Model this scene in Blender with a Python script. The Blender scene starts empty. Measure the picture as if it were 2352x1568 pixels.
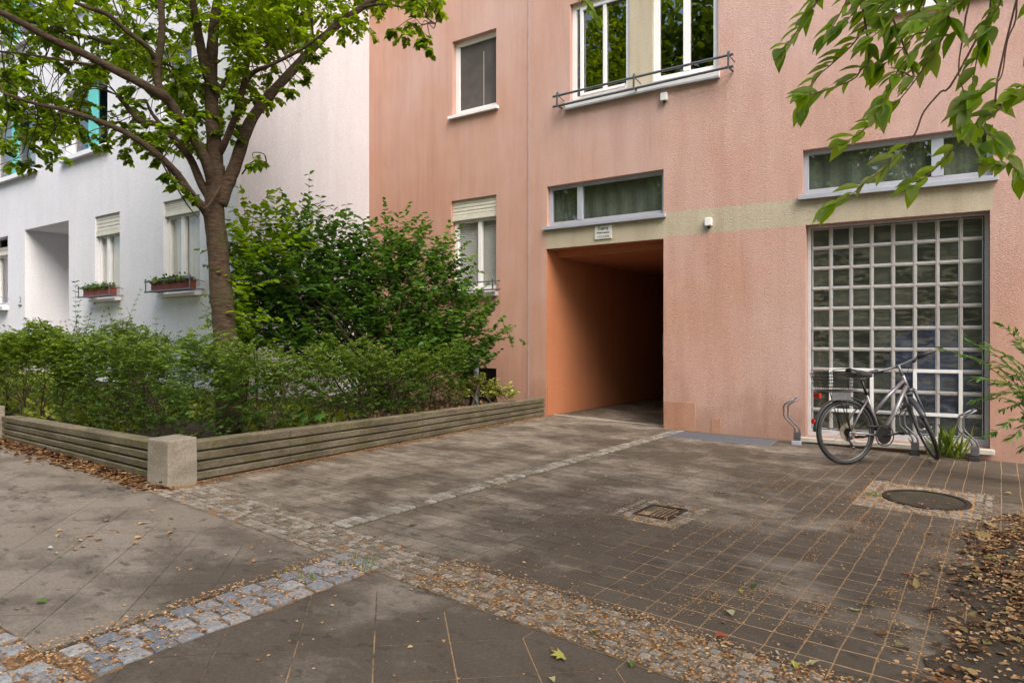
import bpy, math, random
import numpy as np
from mathutils import Vector, Matrix
random.seed(7)
rng = np.random.default_rng(11)
R = math.radians
sc = bpy.context.scene
COL = sc.collection
# ------------------------------------------------------------------ camera, sky, sun, exposure
YAW = R(35.08)
EYE = 1.3
cd = bpy.data.cameras.new('camera'); cam = bpy.data.objects.new('camera', cd); COL.objects.link(cam)
cam.location = (0, 0, EYE); cam.rotation_euler = (R(90), 0, YAW)
cd.sensor_width = 36; cd.lens = 24.49; cd.clip_end = 500; cd.clip_start = .05
sc.camera = cam
w = bpy.data.worlds.new('World'); sc.world = w; w.use_nodes = True
nt = w.node_tree; bg = nt.nodes['Background']
sky = nt.nodes.new('ShaderNodeTexSky'); sky.sky_type = 'NISHITA'; sky.sun_disc = False
SUN_EL, SUN_AZ = R(50), R(122)           # azimuth clockwise from +Y
sky.sun_elevation = SUN_EL; sky.sun_rotation = SUN_AZ
sky.air_density = 1.3; sky.dust_density = 4.0; sky.ozone_density = .6
nt.links.new(sky.outputs[0], bg.inputs[0]); bg.inputs[1].default_value = .15
ld = bpy.data.lights.new('sun', 'SUN'); lo = bpy.data.objects.new('sun', ld); COL.objects.link(lo)
ld.energy = 1.0; ld.angle = R(40); ld.color = (1, .95, .88)
sd = Vector((math.sin(SUN_AZ)*math.cos(SUN_EL), math.cos(SUN_AZ)*math.cos(SUN_EL), math.sin(SUN_EL)))
lo.rotation_euler = sd.to_track_quat('Z', 'Y').to_euler(); lo.location = sd*30
sc.view_settings.view_transform = 'Standard'; sc.view_settings.look = 'None'
sc.view_settings.exposure = 1.4; sc.view_settings.gamma = 1
sc.render.engine = 'CYCLES'
sc.cycles.max_bounces = 8; sc.cycles.transparent_max_bounces = 16
# ------------------------------------------------------------------ pixel -> place helpers (reference grid 2352 wide)
SS, CC, FP = math.sin(YAW), math.cos(YAW), 1600.
SL = .03                                  # the yard falls 3 % to the right along the facade
def ray(x, y):
    a = (x-1176)/FP; b = (784-y)/FP
    return Vector((a*CC-SS, a*SS+CC, b))
def gz(X): return -SL*X
def gnd(x, y, dz=0):
    d = ray(x, y); t = -(EYE-dz)/(d.z+SL*d.x); p = d*t
    return Vector((p.x, p.y, EYE+p.z))
def dep(x, y, D):
    d = ray(x, y)*D; return Vector((d.x, d.y, d.z+EYE))
class Plane:
    def __init__(s, O, ang):
        s.O = Vector((O[0], O[1], 0)); s.U = Vector((math.cos(ang), math.sin(ang), 0)); s.N = Vector((math.sin(ang), -math.cos(ang), 0))
    def pt(s, u, n, z): return s.O+s.U*u+s.N*n+Vector((0, 0, z))
    def px(s, x, y, n=0):
        d = ray(x, y); t = (s.O+s.N*n).dot(s.N)/d.dot(s.N); p = d*t
        return ((p-s.O).dot(s.U), EYE+p.z)
PL = Plane((0, 9.0), 0)                   # pink facade, left of and over the passage
KX = PL.px(1524, 548)[0]
PR = Plane((KX, 9.0), R(3.62))            # pink facade, right of the passage
WXE = PL.px(848, 500)[0]                  # end wall of the white building
PE = Plane((WXE, 0), R(90))               # u runs along +Y, outward +X
WY = 0
d_ = ray(545, 500); WY = WXE/d_.x*d_.y
PW = Plane((0, WY), 0)                    # white facade
# ------------------------------------------------------------------ materials
def mat(name): 
    m = bpy.data.materials.new(name); m.use_nodes = True
    return m, m.node_tree, m.node_tree.nodes['Principled BSDF']
def N(nt, t, **k):
    n = nt.nodes.new(t)
    for a, b in k.items(): setattr(n, a, b)
    return n
def coords(nt, scale=(1, 1, 1), kind='Object', rot=(0, 0, 0)):
    tc = N(nt, 'ShaderNodeTexCoord'); mp = N(nt, 'ShaderNodeMapping')
    mp.inputs['Scale'].default_value = scale; mp.inputs['Rotation'].default_value = rot
    nt.links.new(tc.outputs[kind], mp.inputs[0]); return mp.outputs[0]
def noise(nt, vec, scale, detail=4, rough=.6):
    n = N(nt, 'ShaderNodeTexNoise'); n.inputs['Scale'].default_value = scale
    n.inputs['Detail'].default_value = detail; n.inputs['Roughness'].default_value = rough
    nt.links.new(vec, n.inputs['Vector']); return n.outputs['Fac']
def ramp(nt, fac, stops):
    r = N(nt, 'ShaderNodeValToRGB'); nt.links.new(fac, r.inputs[0]); e = r.color_ramp.elements
    while len(e) < len(stops): e.new(.5)
    for el, (p, c) in zip(e, stops):
        el.position = p; el.color = tuple(c)+(1,) if len(c) == 3 else c
    return r.outputs[0]
def mix(nt, fac, a, b, mode='MIX'):
    m = N(nt, 'ShaderNodeMix', data_type='RGBA', blend_type=mode)
    for s, v in ((0, fac), (6, a), (7, b)):
        if hasattr(v, 'links') or isinstance(v, bpy.types.NodeSocket): nt.links.new(v, m.inputs[s])
        else: m.inputs[s].default_value = v if s == 0 else tuple(v)+(1,)
    return m.outputs[2]
def g(v): return (v, v, v)
def bump(nt, b, h, strength, dist):
    n = N(nt, 'ShaderNodeBump'); n.inputs['Strength'].default_value = strength; n.inputs['Distance'].default_value = dist
    nt.links.new(h, n.inputs['Height']); nt.links.new(n.outputs[0], b.inputs['Normal'])
def simple(name, c, rough=.6, metal=0, var=.15, scale=6, bmp=0, spec=.5):
    m, t, b = mat(name)
    v = coords(t); f = noise(t, v, scale, 5)
    lo_ = tuple(x*(1-var) for x in c); hi = tuple(min(1, x*(1+var)) for x in c)
    t.links.new(ramp(t, f, [(.3, lo_), (.7, hi)]), b.inputs['Base Color'])
    b.inputs['Roughness'].default_value = rough; b.inputs['Metallic'].default_value = metal
    b.inputs['Specular IOR Level'].default_value = spec
    if bmp: bump(t, b, noise(t, v, scale*8, 4), bmp, .01)
    return m
def plaster(name, c, c2, streak=.5, spots=None, bs=.6, grain=64, dirt_and_bounce=.0):
    m, t, b = mat(name)
    v = coords(t, (1, 1, 1.9))
    fine = noise(t, v, grain, 5, .65)
    big = noise(t, coords(t, (1, 1, .8)), .55, 5, .6)
    vert = noise(t, coords(t, (3.2, 3.2, .32)), 1.3, 6, .65)
    if dirt_and_bounce:
        sx0 = N(t, 'ShaderNodeSeparateXYZ'); t.links.new(coords(t), sx0.inputs[0]); m0 = N(t, 'ShaderNodeMapRange'); m0.inputs[1].default_value = -9.5; m0.inputs[2].default_value = -4.5; m0.inputs[3].default_value = .20; m0.inputs[4].default_value = -.06; t.links.new(sx0.outputs[0], m0.inputs[0])  # oranger to the left and low down: discolouration plus painted-in reflected light
        m1 = N(t, 'ShaderNodeMapRange'); m1.inputs[1].default_value = 1.; m1.inputs[2].default_value = 6.; m1.inputs[3].default_value = .10; m1.inputs[4].default_value = -.08; t.links.new(sx0.outputs[2], m1.inputs[0])
        a0 = N(t, 'ShaderNodeMath', operation='ADD'); a1 = N(t, 'ShaderNodeMath', operation='ADD'); t.links.new(big, a0.inputs[0]); t.links.new(m0.outputs[0], a0.inputs[1]); t.links.new(a0.outputs[0], a1.inputs[0]); t.links.new(m1.outputs[0], a1.inputs[1]); big = a1.outputs[0]
    col = mix(t, ramp(t, big, [(.35, g(0)), (.68, g(1))]), c, c2)
    st = ramp(t, vert, [(.42, g(1)), (.72, tuple(1-streak*k for k in (.42, .55, .6)))])
    col = mix(t, 1., col, st, 'MULTIPLY')
    col = mix(t, 1., col, ramp(t, fine, [(.3, g(.80)), (.62, g(1.09))]), 'MULTIPLY')
    if dirt_and_bounce:
        sx = N(t, 'ShaderNodeSeparateXYZ'); t.links.new(coords(t), sx.inputs[0]); mr = N(t, 'ShaderNodeMapRange')
        mr.inputs[1].default_value = .0; mr.inputs[2].default_value = 1.1; mr.inputs[3].default_value = .30; mr.inputs[4].default_value = -.12; t.links.new(sx.outputs[2], mr.inputs[0])
        dn = noise(t, coords(t, (1, 1, .45)), 3.2, 7, .7); ad = N(t, 'ShaderNodeMath', operation='ADD'); t.links.new(dn, ad.inputs[0]); t.links.new(mr.outputs[0], ad.inputs[1])
        col = mix(t, ramp(t, ad.outputs[0], [(.52, g(0)), (.78, g(dirt_and_bounce))]), col, tuple(x*.62 for x in c2))
        fs = noise(t, coords(t, (7, 7, .5)), 1.6, 5, .65); col = mix(t, 1., col, ramp(t, fs, [(.54, g(1)), (.75, g(.91))]), 'MULTIPLY')
    if spots:
        sp = noise(t, coords(t, (1, 1, .8)), 2.1, 1, .4)
        col = mix(t, ramp(t, sp, [(.775, g(0)), (.80, g(1))]), col, spots)
    t.links.new(col, b.inputs['Base Color']); b.inputs['Roughness'].default_value = .93
    b.inputs['Specular IOR Level'].default_value = .2
    bump(t, b, fine, bs, .02)
    return m
M = {}
M['pink'] = plaster('pink_plaster', (.55, .372, .335), (.50, .285, .215), .28, (.62, .30, .11), dirt_and_bounce=.55)
M['beige'] = plaster('beige_plaster', (.50, .445, .345), (.43, .385, .30), .4)
M['white'] = plaster('white_plaster', (.77, .78, .845), (.71, .725, .785), .12, bs=.6)
M['lilac'] = plaster('lilac_plaster', (.61, .595, .635), (.56, .54, .585), .16, bs=.6)
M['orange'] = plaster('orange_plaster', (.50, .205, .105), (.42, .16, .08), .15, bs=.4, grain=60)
M['joint'] = simple('joint_profile', (.34, .25, .25), .6)
M['roof'] = simple('roof_sheet', (.2, .2, .21), .7)
M['pvc'] = simple('white_window_frame', (.74, .74, .76), .4, var=.04, spec=.5)
M['cream'] = simple('cream_shutter_box', (.58, .57, .50), .5, var=.08)
M['alu'] = simple('grey_aluminium_frame', (.42, .45, .54), .4, .25, var=.06)
M['sillm'] = simple('grey_metal_sill', (.42, .44, .47), .45, .2, var=.1)
M['steel'] = simple('galvanised_steel', (.16, .16, .175), .42, .75, var=.2, scale=30)
M['darksteel'] = simple('dark_steel_rail', (.19, .19, .21), .4, .6, var=.2, scale=20)
M['blind_grey'] = simple('grey_blind', (.30, .29, .285), .8, var=.05)
M['curtain_dark'] = simple('brown_grey_screen', (.12, .105, .10), .9, var=.15)
M['room_grey'] = simple('grey_green_room_haze', (.15, .165, .145), .8, var=.35, scale=.8)  # added sheet behind the transoms, hazy room tone put into its colour
M['screen'] = simple('insect_screen', (.075, .066, .064), .8, var=.25, scale=3)
M['blind_pale'] = simple('pale_grey_blind', (.52, .51, .50), .8, var=.05)
M['curtain_white'] = simple('net_curtain', (.38, .37, .35), .9, var=.1)
M['teal'] = simple('teal_panel', (.10, .52, .48), .5, var=.08)
M['terracotta'] = simple('terracotta_box', (.22, .045, .028), .7, var=.2)
M['black'] = simple('black_rubber', (.018, .018, .02), .55, var=.3)
M['blackmetal'] = simple('black_metal', (.02, .02, .022), .3, .5, var=.2)
M['bikegrey'] = simple('silver_grey_paint', (.22, .21, .23), .32, .5, var=.08)
M['chrome'] = simple('bright_metal', (.55, .55, .57), .25, .9, var=.1)
M['spoke'] = simple('spoke_metal', (.13, .13, .14), .35, .8, var=.1)
M['fender'] = simple('dark_fender', (.055, .058, .07), .3, .1, var=.2)
M['red'] = simple('red_lens', (.45, .01, .012), .25, var=.1)
M['ink'] = simple('black_lettering', (.03, .03, .035), .6, var=.02)
M['signw'] = simple('sign_white', (.60, .60, .60), .4, var=.05)
M['lampw'] = simple('white_plastic', (.72, .72, .75), .4, var=.04)
M['stone'] = simple('pale_stone_sill', (.46, .43, .38), .8, var=.2, scale=5, bmp=.3)
M['brownshelf'] = simple('brown_cardboard', (.22, .14, .09), .8)
M['blue'] = simple('blue_sheeting', (.10, .16, .75), .6, var=.5, scale=5)
M['iron'] = simple('rusty_cast_iron', (.038, .024, .02), .7, .3, var=.4, scale=14, bmp=.6)
M['grate'] = simple('blue_grey_grating', (.21, .235, .285), .5, .5, var=.12, scale=60)
def glass_mat(name, tint, refl, rough=.01):
    m = bpy.data.materials.new(name); m.use_nodes = True; t = m.node_tree
    t.nodes.remove(t.nodes['Principled BSDF']); out = t.nodes['Material Output']
    tr = N(t, 'ShaderNodeBsdfTransparent'); tr.inputs[0].default_value = tint+(1,)
    gl = N(t, 'ShaderNodeBsdfGlossy'); gl.inputs['Roughness'].default_value = rough; gl.inputs['Color'].default_value = (.9, .9, .92, 1)
    lw = N(t, 'ShaderNodeLayerWeight'); lw.inputs[0].default_value = .5
    pw_ = N(t, 'ShaderNodeMath', operation='POWER'); pw_.inputs[1].default_value = 4.5; t.links.new(lw.outputs['Facing'], pw_.inputs[0])
    fr = N(t, 'ShaderNodeMapRange'); fr.inputs[3].default_value = refl; fr.inputs[4].default_value = 1; t.links.new(pw_.outputs[0], fr.inputs[0])
    nz = noise(t, coords(t), 1.5, 2); bm = N(t, 'ShaderNodeBump'); bm.inputs['Strength'].default_value = .06; bm.inputs['Distance'].default_value = .03
    t.links.new(nz, bm.inputs['Height']); t.links.new(bm.outputs[0], gl.inputs['Normal'])
    mx = N(t, 'ShaderNodeMixShader')
    t.links.new(fr.outputs[0], mx.inputs[0]); t.links.new(tr.outputs[0], mx.inputs[1]); t.links.new(gl.outputs[0], mx.inputs[2])
    t.links.new(mx.outputs[0], out.inputs[0]); return m
M['glass'] = glass_mat('window_glass', (.85, .86, .86), .10)
M['glassclear'] = glass_mat('clear_glass', (.93, .94, .94), .05)
M['glassgrey'] = glass_mat('grey_glass', (.72, .76, .72), .10)
M['glassdark'] = glass_mat('tinted_glass', (.30, .32, .32), .17)
def block_glass():
    m, t, b = mat('glass_block')
    v = coords(t, (1, 1, 3.2)); at = N(t, 'ShaderNodeAttribute', attribute_name='rnd'); vm = N(t, 'ShaderNodeVectorMath', operation='ADD'); sc_ = N(t, 'ShaderNodeMath', operation='MULTIPLY'); sc_.inputs[1].default_value = 40
    t.links.new(at.outputs['Fac'], sc_.inputs[0]); t.links.new(v, vm.inputs[0]); t.links.new(sc_.outputs[0], vm.inputs[1]); n = noise(t, vm.outputs[0], 7, 5, .7); n2 = at.outputs['Fac']
    c = mix(t, ramp(t, n2, [(.35, g(0)), (.65, g(1))]), (.022, .027, .021), (.07, .08, .064))
    c = mix(t, ramp(t, n, [(.46, g(0)), (.62, g(1))]), c, (.15, .15, .115))  # streaky noise: green-brown reflections painted into the block colour
    t.links.new(c, b.inputs['Base Color']); b.inputs['Roughness'].default_value = .10; b.inputs['Specular IOR Level'].default_value = .8
    bump(t, b, n, .5, .02)
    tr = N(t, 'ShaderNodeBsdfTransparent'); tr.inputs[0].default_value = (.75, .78, .76, 1)
    mx = N(t, 'ShaderNodeMixShader'); mx.inputs[0].default_value = .42
    out = t.nodes['Material Output']
    t.links.new(b.outputs[0], mx.inputs[1]); t.links.new(tr.outputs[0], mx.inputs[2]); t.links.new(mx.outputs[0], out.inputs[0])
    return m
M['block'] = block_glass()
M['lattframe'] = simple('pale_grey_steel_frame', (.50, .50, .53), .5, var=.1)
M['lattice'] = plaster('weathered_white_lattice', (.46, .44, .43), (.38, .345, .32), .5, bs=.2, grain=60)
M['edgew'] = simple('pale_glass_edge', (.44, .46, .51), .3, var=.1)
def concrete(name, a, b_, moss=.5, grain=30):
    m, t, b = mat(name); v = coords(t)
    f = noise(t, v, grain, 6, .7); bg_ = noise(t, coords(t, (1, 1, 3)), 2.2, 5, .65)
    c = mix(t, ramp(t, bg_, [(.35, g(0)), (.62, g(1))]), a, b_)
    mo = noise(t, coords(t, (1, 1, 2)), 3.6, 4, .6)
    c = mix(t, ramp(t, mo, [(.5, g(0)), (.66, g(moss))]), c, (.12, .125, .035))
    c = mix(t, 1., c, ramp(t, f, [(.3, g(.62)), (.7, g(1.15))]), 'MULTIPLY')
    t.links.new(c, b.inputs['Base Color']); b.inputs['Roughness'].default_value = .92; b.inputs['Specular IOR Level'].default_value = .25
    bump(t, b, f, .6, .01); return m
M['retain'] = concrete('weathered_concrete', (.12, .10, .07), (.23, .195, .14))
M['lid'] = concrete('worn_lid', (.05, .04, .03), (.075, .062, .046), .2)
M['post'] = concrete('exposed_aggregate_post', (.26, .225, .185), (.36, .31, .265), .25, 60)
def paving(name, a, b_, dark, stain=.5, xdark=None, rnd=.22):
    m, t, b = mat(name); v = coords(t)
    at = N(t, 'ShaderNodeAttribute', attribute_name='rnd')
    c = mix(t, at.outputs['Fac'], a, b_)
    blot = noise(t, coords(t, (1, 1.15, 1)), .75, 7, .68)
    if xdark:
        sp = N(t, 'ShaderNodeSeparateXYZ'); t.links.new(v, sp.inputs[0])
        mr = N(t, 'ShaderNodeMapRange'); mr.inputs[1].default_value = xdark[0]; mr.inputs[2].default_value = xdark[1]
        mr.inputs[3].default_value = xdark[2]; mr.inputs[4].default_value = xdark[3]
        t.links.new(sp.outputs[0], mr.inputs[0]); ad = N(t, 'ShaderNodeMath', operation='ADD'); t.links.new(blot, ad.inputs[0]); t.links.new(mr.outputs[0], ad.inputs[1]); blot = ad.outputs[0]
    c = mix(t, ramp(t, blot, [(.46, g(0)), (.58, g(stain))]), c, dark)
    bl2 = noise(t, coords(t, (1, 1.3, 1)), 2.4, 6, .7); c = mix(t, ramp(t, bl2, [(.46, g(0)), (.60, g(.62))]), c, dark)
    spots = noise(t, coords(t, (1, 1.6, 1)), 9, 3, .55)
    c = mix(t, ramp(t, spots, [(.60, g(0)), (.68, g(.65))]), c, tuple(x*.6 for x in dark))
    f = noise(t, v, 70, 5, .7)
    c = mix(t, 1., c, ramp(t, f, [(.3, g(.72)), (.7, g(1.2))]), 'MULTIPLY')
    wet = noise(t, v, 260, 2, .5)
    c = mix(t, ramp(t, wet, [(.66, g(0)), (.74, g(.35))]), c, (.42, .38, .32))
    t.links.new(c, b.inputs['Base Color']); b.inputs['Roughness'].default_value = .82; b.inputs['Specular IOR Level'].default_value = .3
    bump(t, b, f, .5, .006); return m
M['paver'] = paving('concrete_pavers', (.19, .155, .122), (.29, .243, .198), (.076, .057, .042), .85, (-5.5, -.5, -.045, .10))
M['slab'] = paving('sidewalk_slabs', (.215, .178, .144), (.25, .209, .172), (.083, .063, .048), .88, (-3.6, -1.2, -.06, .17))
def jointmat(name, sandy_lo, sandy_hi):
    m, t, b = mat(name); v = coords(t); sp = N(t, 'ShaderNodeSeparateXYZ'); t.links.new(v, sp.inputs[0])
    n = noise(t, v, 1.6, 8, .8)
    mr = N(t, 'ShaderNodeMapRange'); mr.inputs[1].default_value = sandy_lo; mr.inputs[2].default_value = sandy_hi; mr.inputs[3].default_value = -.22; mr.inputs[4].default_value = .16
    t.links.new(sp.outputs[0], mr.inputs[0]); ad = N(t, 'ShaderNodeMath', operation='ADD'); t.links.new(n, ad.inputs[0]); t.links.new(mr.outputs[0], ad.inputs[1])
    sand = ramp(t, noise(t, v, 60, 4, .7), [(.3, (.26, .15, .075)), (.7, (.52, .34, .19))])
    green = ramp(t, noise(t, v, 20, 3, .6), [(.3, (.05, .045, .03)), (.7, (.10, .085, .05))])
    c = mix(t, ramp(t, ad.outputs[0], [(.44, g(0)), (.56, g(1))]), green, sand)
    t.links.new(c, b.inputs['Base Color']); b.inputs['Roughness'].default_value = .95
    bump(t, b, noise(t, v, 90, 3), .8, .01); return m
M['jointfill'] = jointmat('joint_sand', -3.6, -.8)
M['slabjoint'] = jointmat('slab_joint_sand', -3.3, -1.5)
M['bandfill'] = simple('orange_litter_sand', (.27, .15, .07), .95, var=.5, scale=45, bmp=.8)
def settmat(name, a, b_, c_):
    m, t, b = mat(name); at = N(t, 'ShaderNodeAttribute', attribute_name='rnd')
    c = ramp(t, at.outputs['Fac'], [(0, a), (.5, b_), (1, c_)])
    f = noise(t, coords(t), 55, 5, .7); c = mix(t, 1., c, ramp(t, f, [(.3, g(.6)), (.7, g(1.25))]), 'MULTIPLY')
    t.links.new(c, b.inputs['Base Color']); b.inputs['Roughness'].default_value = .85; bump(t, b, f, .7, .008); return m
M['sett'] = settmat('small_setts', (.13, .107, .083), (.22, .187, .153), (.33, .297, .26))
M['bigsett'] = settmat('granite_setts', (.16, .17, .20), (.25, .25, .27), (.35, .345, .35))
M['soil'] = simple('dark_soil', (.055, .038, .024), .95, var=.4, scale=12, bmp=1)
def leafmat(name, cols, trans=.4, gloss=.35, tcol=None):
    m, t, b = mat(name); at = N(t, 'ShaderNodeAttribute', attribute_name='rnd')
    n = len(cols); c = ramp(t, at.outputs['Fac'], [(i/(n-1), k) for i, k in enumerate(cols)])
    t.links.new(c, b.inputs['Base Color']); b.inputs['Roughness'].default_value = .42; b.inputs['Specular IOR Level'].default_value = gloss
    if trans:
        tr = N(t, 'ShaderNodeBsdfTranslucent')
        tc = mix(t, 1., c, tcol or (1.5, 1.45, .45), 'MULTIPLY'); t.links.new(tc, tr.inputs[0])
        mx = N(t, 'ShaderNodeMixShader'); mx.inputs[0].default_value = trans
        t.links.new(b.outputs[0], mx.inputs[1]); t.links.new(tr.outputs[0], mx.inputs[2])
        t.links.new(mx.outputs[0], t.nodes['Material Output'].inputs[0])
    return m
M['leaf_cherry'] = leafmat('cherry_leaves', [(.06, .11, .006), (.14, .23, .010), (.25, .36, .015), (.40, .48, .03)], .62)
M['leaf_shrub'] = leafmat('shrub_leaves', [(.03, .08, .02), (.065, .15, .03), (.11, .23, .045), (.19, .33, .07)], .45)
M['leaf_bright'] = leafmat('yellow_green_leaves', [(.10, .18, .01), (.20, .32, .015), (.32, .46, .02)], .55)
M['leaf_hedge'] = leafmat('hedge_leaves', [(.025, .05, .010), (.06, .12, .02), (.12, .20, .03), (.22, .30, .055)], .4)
M['leaf_hedge_lit'] = leafmat('sunlit_hedge_leaves', [(.07, .13, .012), (.13, .21, .02), (.20, .29, .03)], .45)  # sunlight on the left hedge end put into a lime leaf colour
M['leaf_cover'] = leafmat('ground_cover_leaves', [(.10, .14, .015), (.22, .27, .03), (.36, .38, .08)], .4)
M['leaf_varieg'] = leafmat('variegated_leaves', [(.12, .19, .04), (.34, .38, .10), (.56, .56, .24)], .35)
M['leaf_big'] = leafmat('elm_leaves', [(.11, .19, .004), (.19, .32, .006), (.28, .44, .010), (.25, .31, .13)], .6, .6)
M['leaf_litter'] = leafmat('dry_leaves', [(.04, .02, .011), (.085, .042, .02), (.17, .08, .034), (.36, .22, .11), (.14, .14, .045)], 0, .2)
M['crumb'] = leafmat('orange_crumbs', [(.24, .11, .045), (.44, .25, .115), (.62, .40, .22)], 0, .2)
M['grass'] = leafmat('grass_blades', [(.14, .20, .03), (.24, .34, .05), (.36, .45, .09)], .5)
def barkmat():
    m, t, b = mat('cherry_bark'); v = coords(t, (1, 1, 5)); f = noise(t, v, 11, 8, .78)
    c = ramp(t, f, [(.34, (.020, .012, .008)), (.50, (.078, .047, .029)), (.68, (.165, .108, .068))])
    mo = noise(t, coords(t), 3, 4); c = mix(t, ramp(t, mo, [(.55, g(0)), (.7, g(.6))]), c, (.075, .085, .018))
    t.links.new(c, b.inputs['Base Color']); b.inputs['Roughness'].default_value = .85; bump(t, b, f, 1, .03); return m
M['bark'] = barkmat()
M['twig'] = simple('brown_twigs', (.06, .038, .025), .85, var=.3, scale=20)
M['redtwig'] = simple('reddish_twigs', (.13, .07, .05), .8, var=.3, scale=20)
# ------------------------------------------------------------------ mesh helpers
class MB:
    def __init__(s): s.v = []; s.f = []; s.r = []
    def face(s, pts, r=0.):
        k = len(s.v); s.v += [tuple(p) for p in pts]; s.f.append(tuple(range(k, k+len(pts)))); s.r.append(r)
    def hexa(s, p, r=0.):
        k = len(s.v); s.v += [tuple(q) for q in p]
        for q in ((0, 3, 2, 1), (4, 5, 6, 7), (0, 1, 5, 4), (1, 2, 6, 5), (2, 3, 7, 6), (3, 0, 4, 7)):
            s.f.append(tuple(k+i for i in q)); s.r.append(r)
    def box(s, x0, x1, y0, y1, z0, z1, r=0.):
        s.hexa([(x0, y0, z0), (x1, y0, z0), (x1, y1, z0), (x0, y1, z0), (x0, y0, z1), (x1, y0, z1), (x1, y1, z1), (x0, y1, z1)], r)
    def pbox(s, P, u0, u1, n0, n1, z0, z1, r=0.):      # box in wall coordinates
        s.hexa([P.pt(u0, n1, z0), P.pt(u1, n1, z0), P.pt(u1, n0, z0), P.pt(u0, n0, z0),
                P.pt(u0, n1, z1), P.pt(u1, n1, z1), P.pt(u1, n0, z1), P.pt(u0, n0, z1)], r)
    def tube(s, pts, rad, seg=8, cap=True, r=0., closed=False):
        pts = [Vector(p) for p in pts]; n = len(pts)
        if not hasattr(rad, '__len__'): rad = [rad]*n
        k = len(s.v); ref = None
        for i, p in enumerate(pts):
            if closed: t = pts[(i+1) % n]-pts[i-1]
            else: t = pts[min(i+1, n-1)]-pts[max(i-1, 0)]
            if t.length < 1e-9: t = Vector((0, 0, 1))
            t.normalize()
            if ref is None: ref = Vector((0, 0, 1)) if abs(t.z) < .9 else Vector((1, 0, 0))
            a = t.cross(ref)
            if a.length < 1e-6: a = t.cross(Vector((.3, .7, .2)))
            a.normalize(); b = a.cross(t).normalized(); ref = b if True else ref
            for j in range(seg):
                th = 2*math.pi*j/seg; s.v.append(tuple(p+(a*math.cos(th)+b*math.sin(th))*rad[i]))
        m = n if closed else n-1
        for i in range(m):
            for j in range(seg):
                a0 = k+i*seg+j; a1 = k+i*seg+(j+1) % seg; ii = (i+1) % n; b0 = k+ii*seg+j; b1 = k+ii*seg+(j+1) % seg
                s.f.append((a0, a1, b1, b0)); s.r.append(r)
        if cap and not closed:
            s.f.append(tuple(k+j for j in reversed(range(seg)))); s.r.append(r)
            s.f.append(tuple(k+(n-1)*seg+j for j in range(seg))); s.r.append(r)
    def build(s, name, m, parent=None, smooth=False, bevel=0, label=None):
        me = bpy.data.meshes.new(name); me.from_pydata(s.v, [], s.f); me.materials.append(m)
        at = me.attributes.new('rnd', 'FLOAT', 'FACE'); at.data.foreach_set('value', s.r)
        if smooth: me.polygons.foreach_set('use_smooth', [True]*len(me.polygons))
        me.update(); o = bpy.data.objects.new(name, me); COL.objects.link(o)
        if bevel:
            bm_ = o.modifiers.new('bevel', 'BEVEL'); bm_.width = bevel; bm_.segments = 2; bm_.limit_method = 'ANGLE'
        if parent: attach(o, parent)
        if label: o['label'] = label
        return o
def attach(o, parent):
    o.parent = parent
    if parent.type == 'EMPTY': o.matrix_parent_inverse = (Matrix.Translation(parent.location) @ parent.rotation_euler.to_matrix().to_4x4()).inverted()
def tag(o, label=None, cat=None, group=None, kind=None):
    for k, v in (('label', label), ('category', cat), ('group', group), ('kind', kind)):
        if v: o[k] = v
    return o
def thing(name, loc, label, cat, group=None):
    o = bpy.data.objects.new(name, None); COL.objects.link(o); o.location = loc; o.empty_display_size = .2
    return tag(o, label, cat, group)
def copy_tree(o, parent=None):
    c = o.copy(); COL.objects.link(c)
    if parent: c.parent = parent
    for ch in list(o.children): copy_tree(ch, c)
    return c
def text(s, size, M4, m, parent, name='lettering', align='CENTER', sx=1):
    cu = bpy.data.curves.new(name, 'FONT'); cu.body = s; cu.size = size; cu.align_x = align; cu.extrude = .0006; cu.offset = size*.012
    o = bpy.data.objects.new(name, cu); COL.objects.link(o)
    dg = bpy.context.evaluated_depsgraph_get(); me = bpy.data.meshes.new_from_object(o.evaluated_get(dg)); COL.objects.unlink(o); bpy.data.objects.remove(o)
    me.transform(M4 @ Matrix.Diagonal((sx, 1, 1, 1))); me.materials.clear(); me.materials.append(m)
    o = bpy.data.objects.new(name, me); COL.objects.link(o); attach(o, parent); return o
def wallgrid(mb, P, u0, u1, z0, z1, holes, mbr=None):
    """flat wall with rectangular openings; each hole (u0,u1,z0,z1,depth) gets reveals"""
    us = sorted({u0, u1}|{h[0] for h in holes}|{h[1] for h in holes}); zs = sorted({z0, z1}|{h[2] for h in holes}|{h[3] for h in holes})
    us = [u for u in us if u0 <= u <= u1]; zs = [z for z in zs if z0 <= z <= z1]
    for i in range(len(us)-1):
        for j in range(len(zs)-1):
            cu, cz = (us[i]+us[i+1])/2, (zs[j]+zs[j+1])/2
            if any(h[0] < cu < h[1] and h[2] < cz < h[3] for h in holes): continue
            mb.face([P.pt(us[i], 0, zs[j]), P.pt(us[i+1], 0, zs[j]), P.pt(us[i+1], 0, zs[j+1]), P.pt(us[i], 0, zs[j+1])])
    for h in holes:
        a, b, c, d, D = h[:5]
        if D <= 0: continue
        r = mbr or mb
        r.face([P.pt(a, 0, c), P.pt(a, 0, d), P.pt(a, -D, d), P.pt(a, -D, c)])
        r.face([P.pt(b, 0, c), P.pt(b, -D, c), P.pt(b, -D, d), P.pt(b, 0, d)])
        r.face([P.pt(a, 0, d), P.pt(b, 0, d), P.pt(b, -D, d), P.pt(a, -D, d)])
        r.face([P.pt(a, 0, c), P.pt(a, -D, c), P.pt(b, -D, c), P.pt(b, 0, c)])
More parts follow.
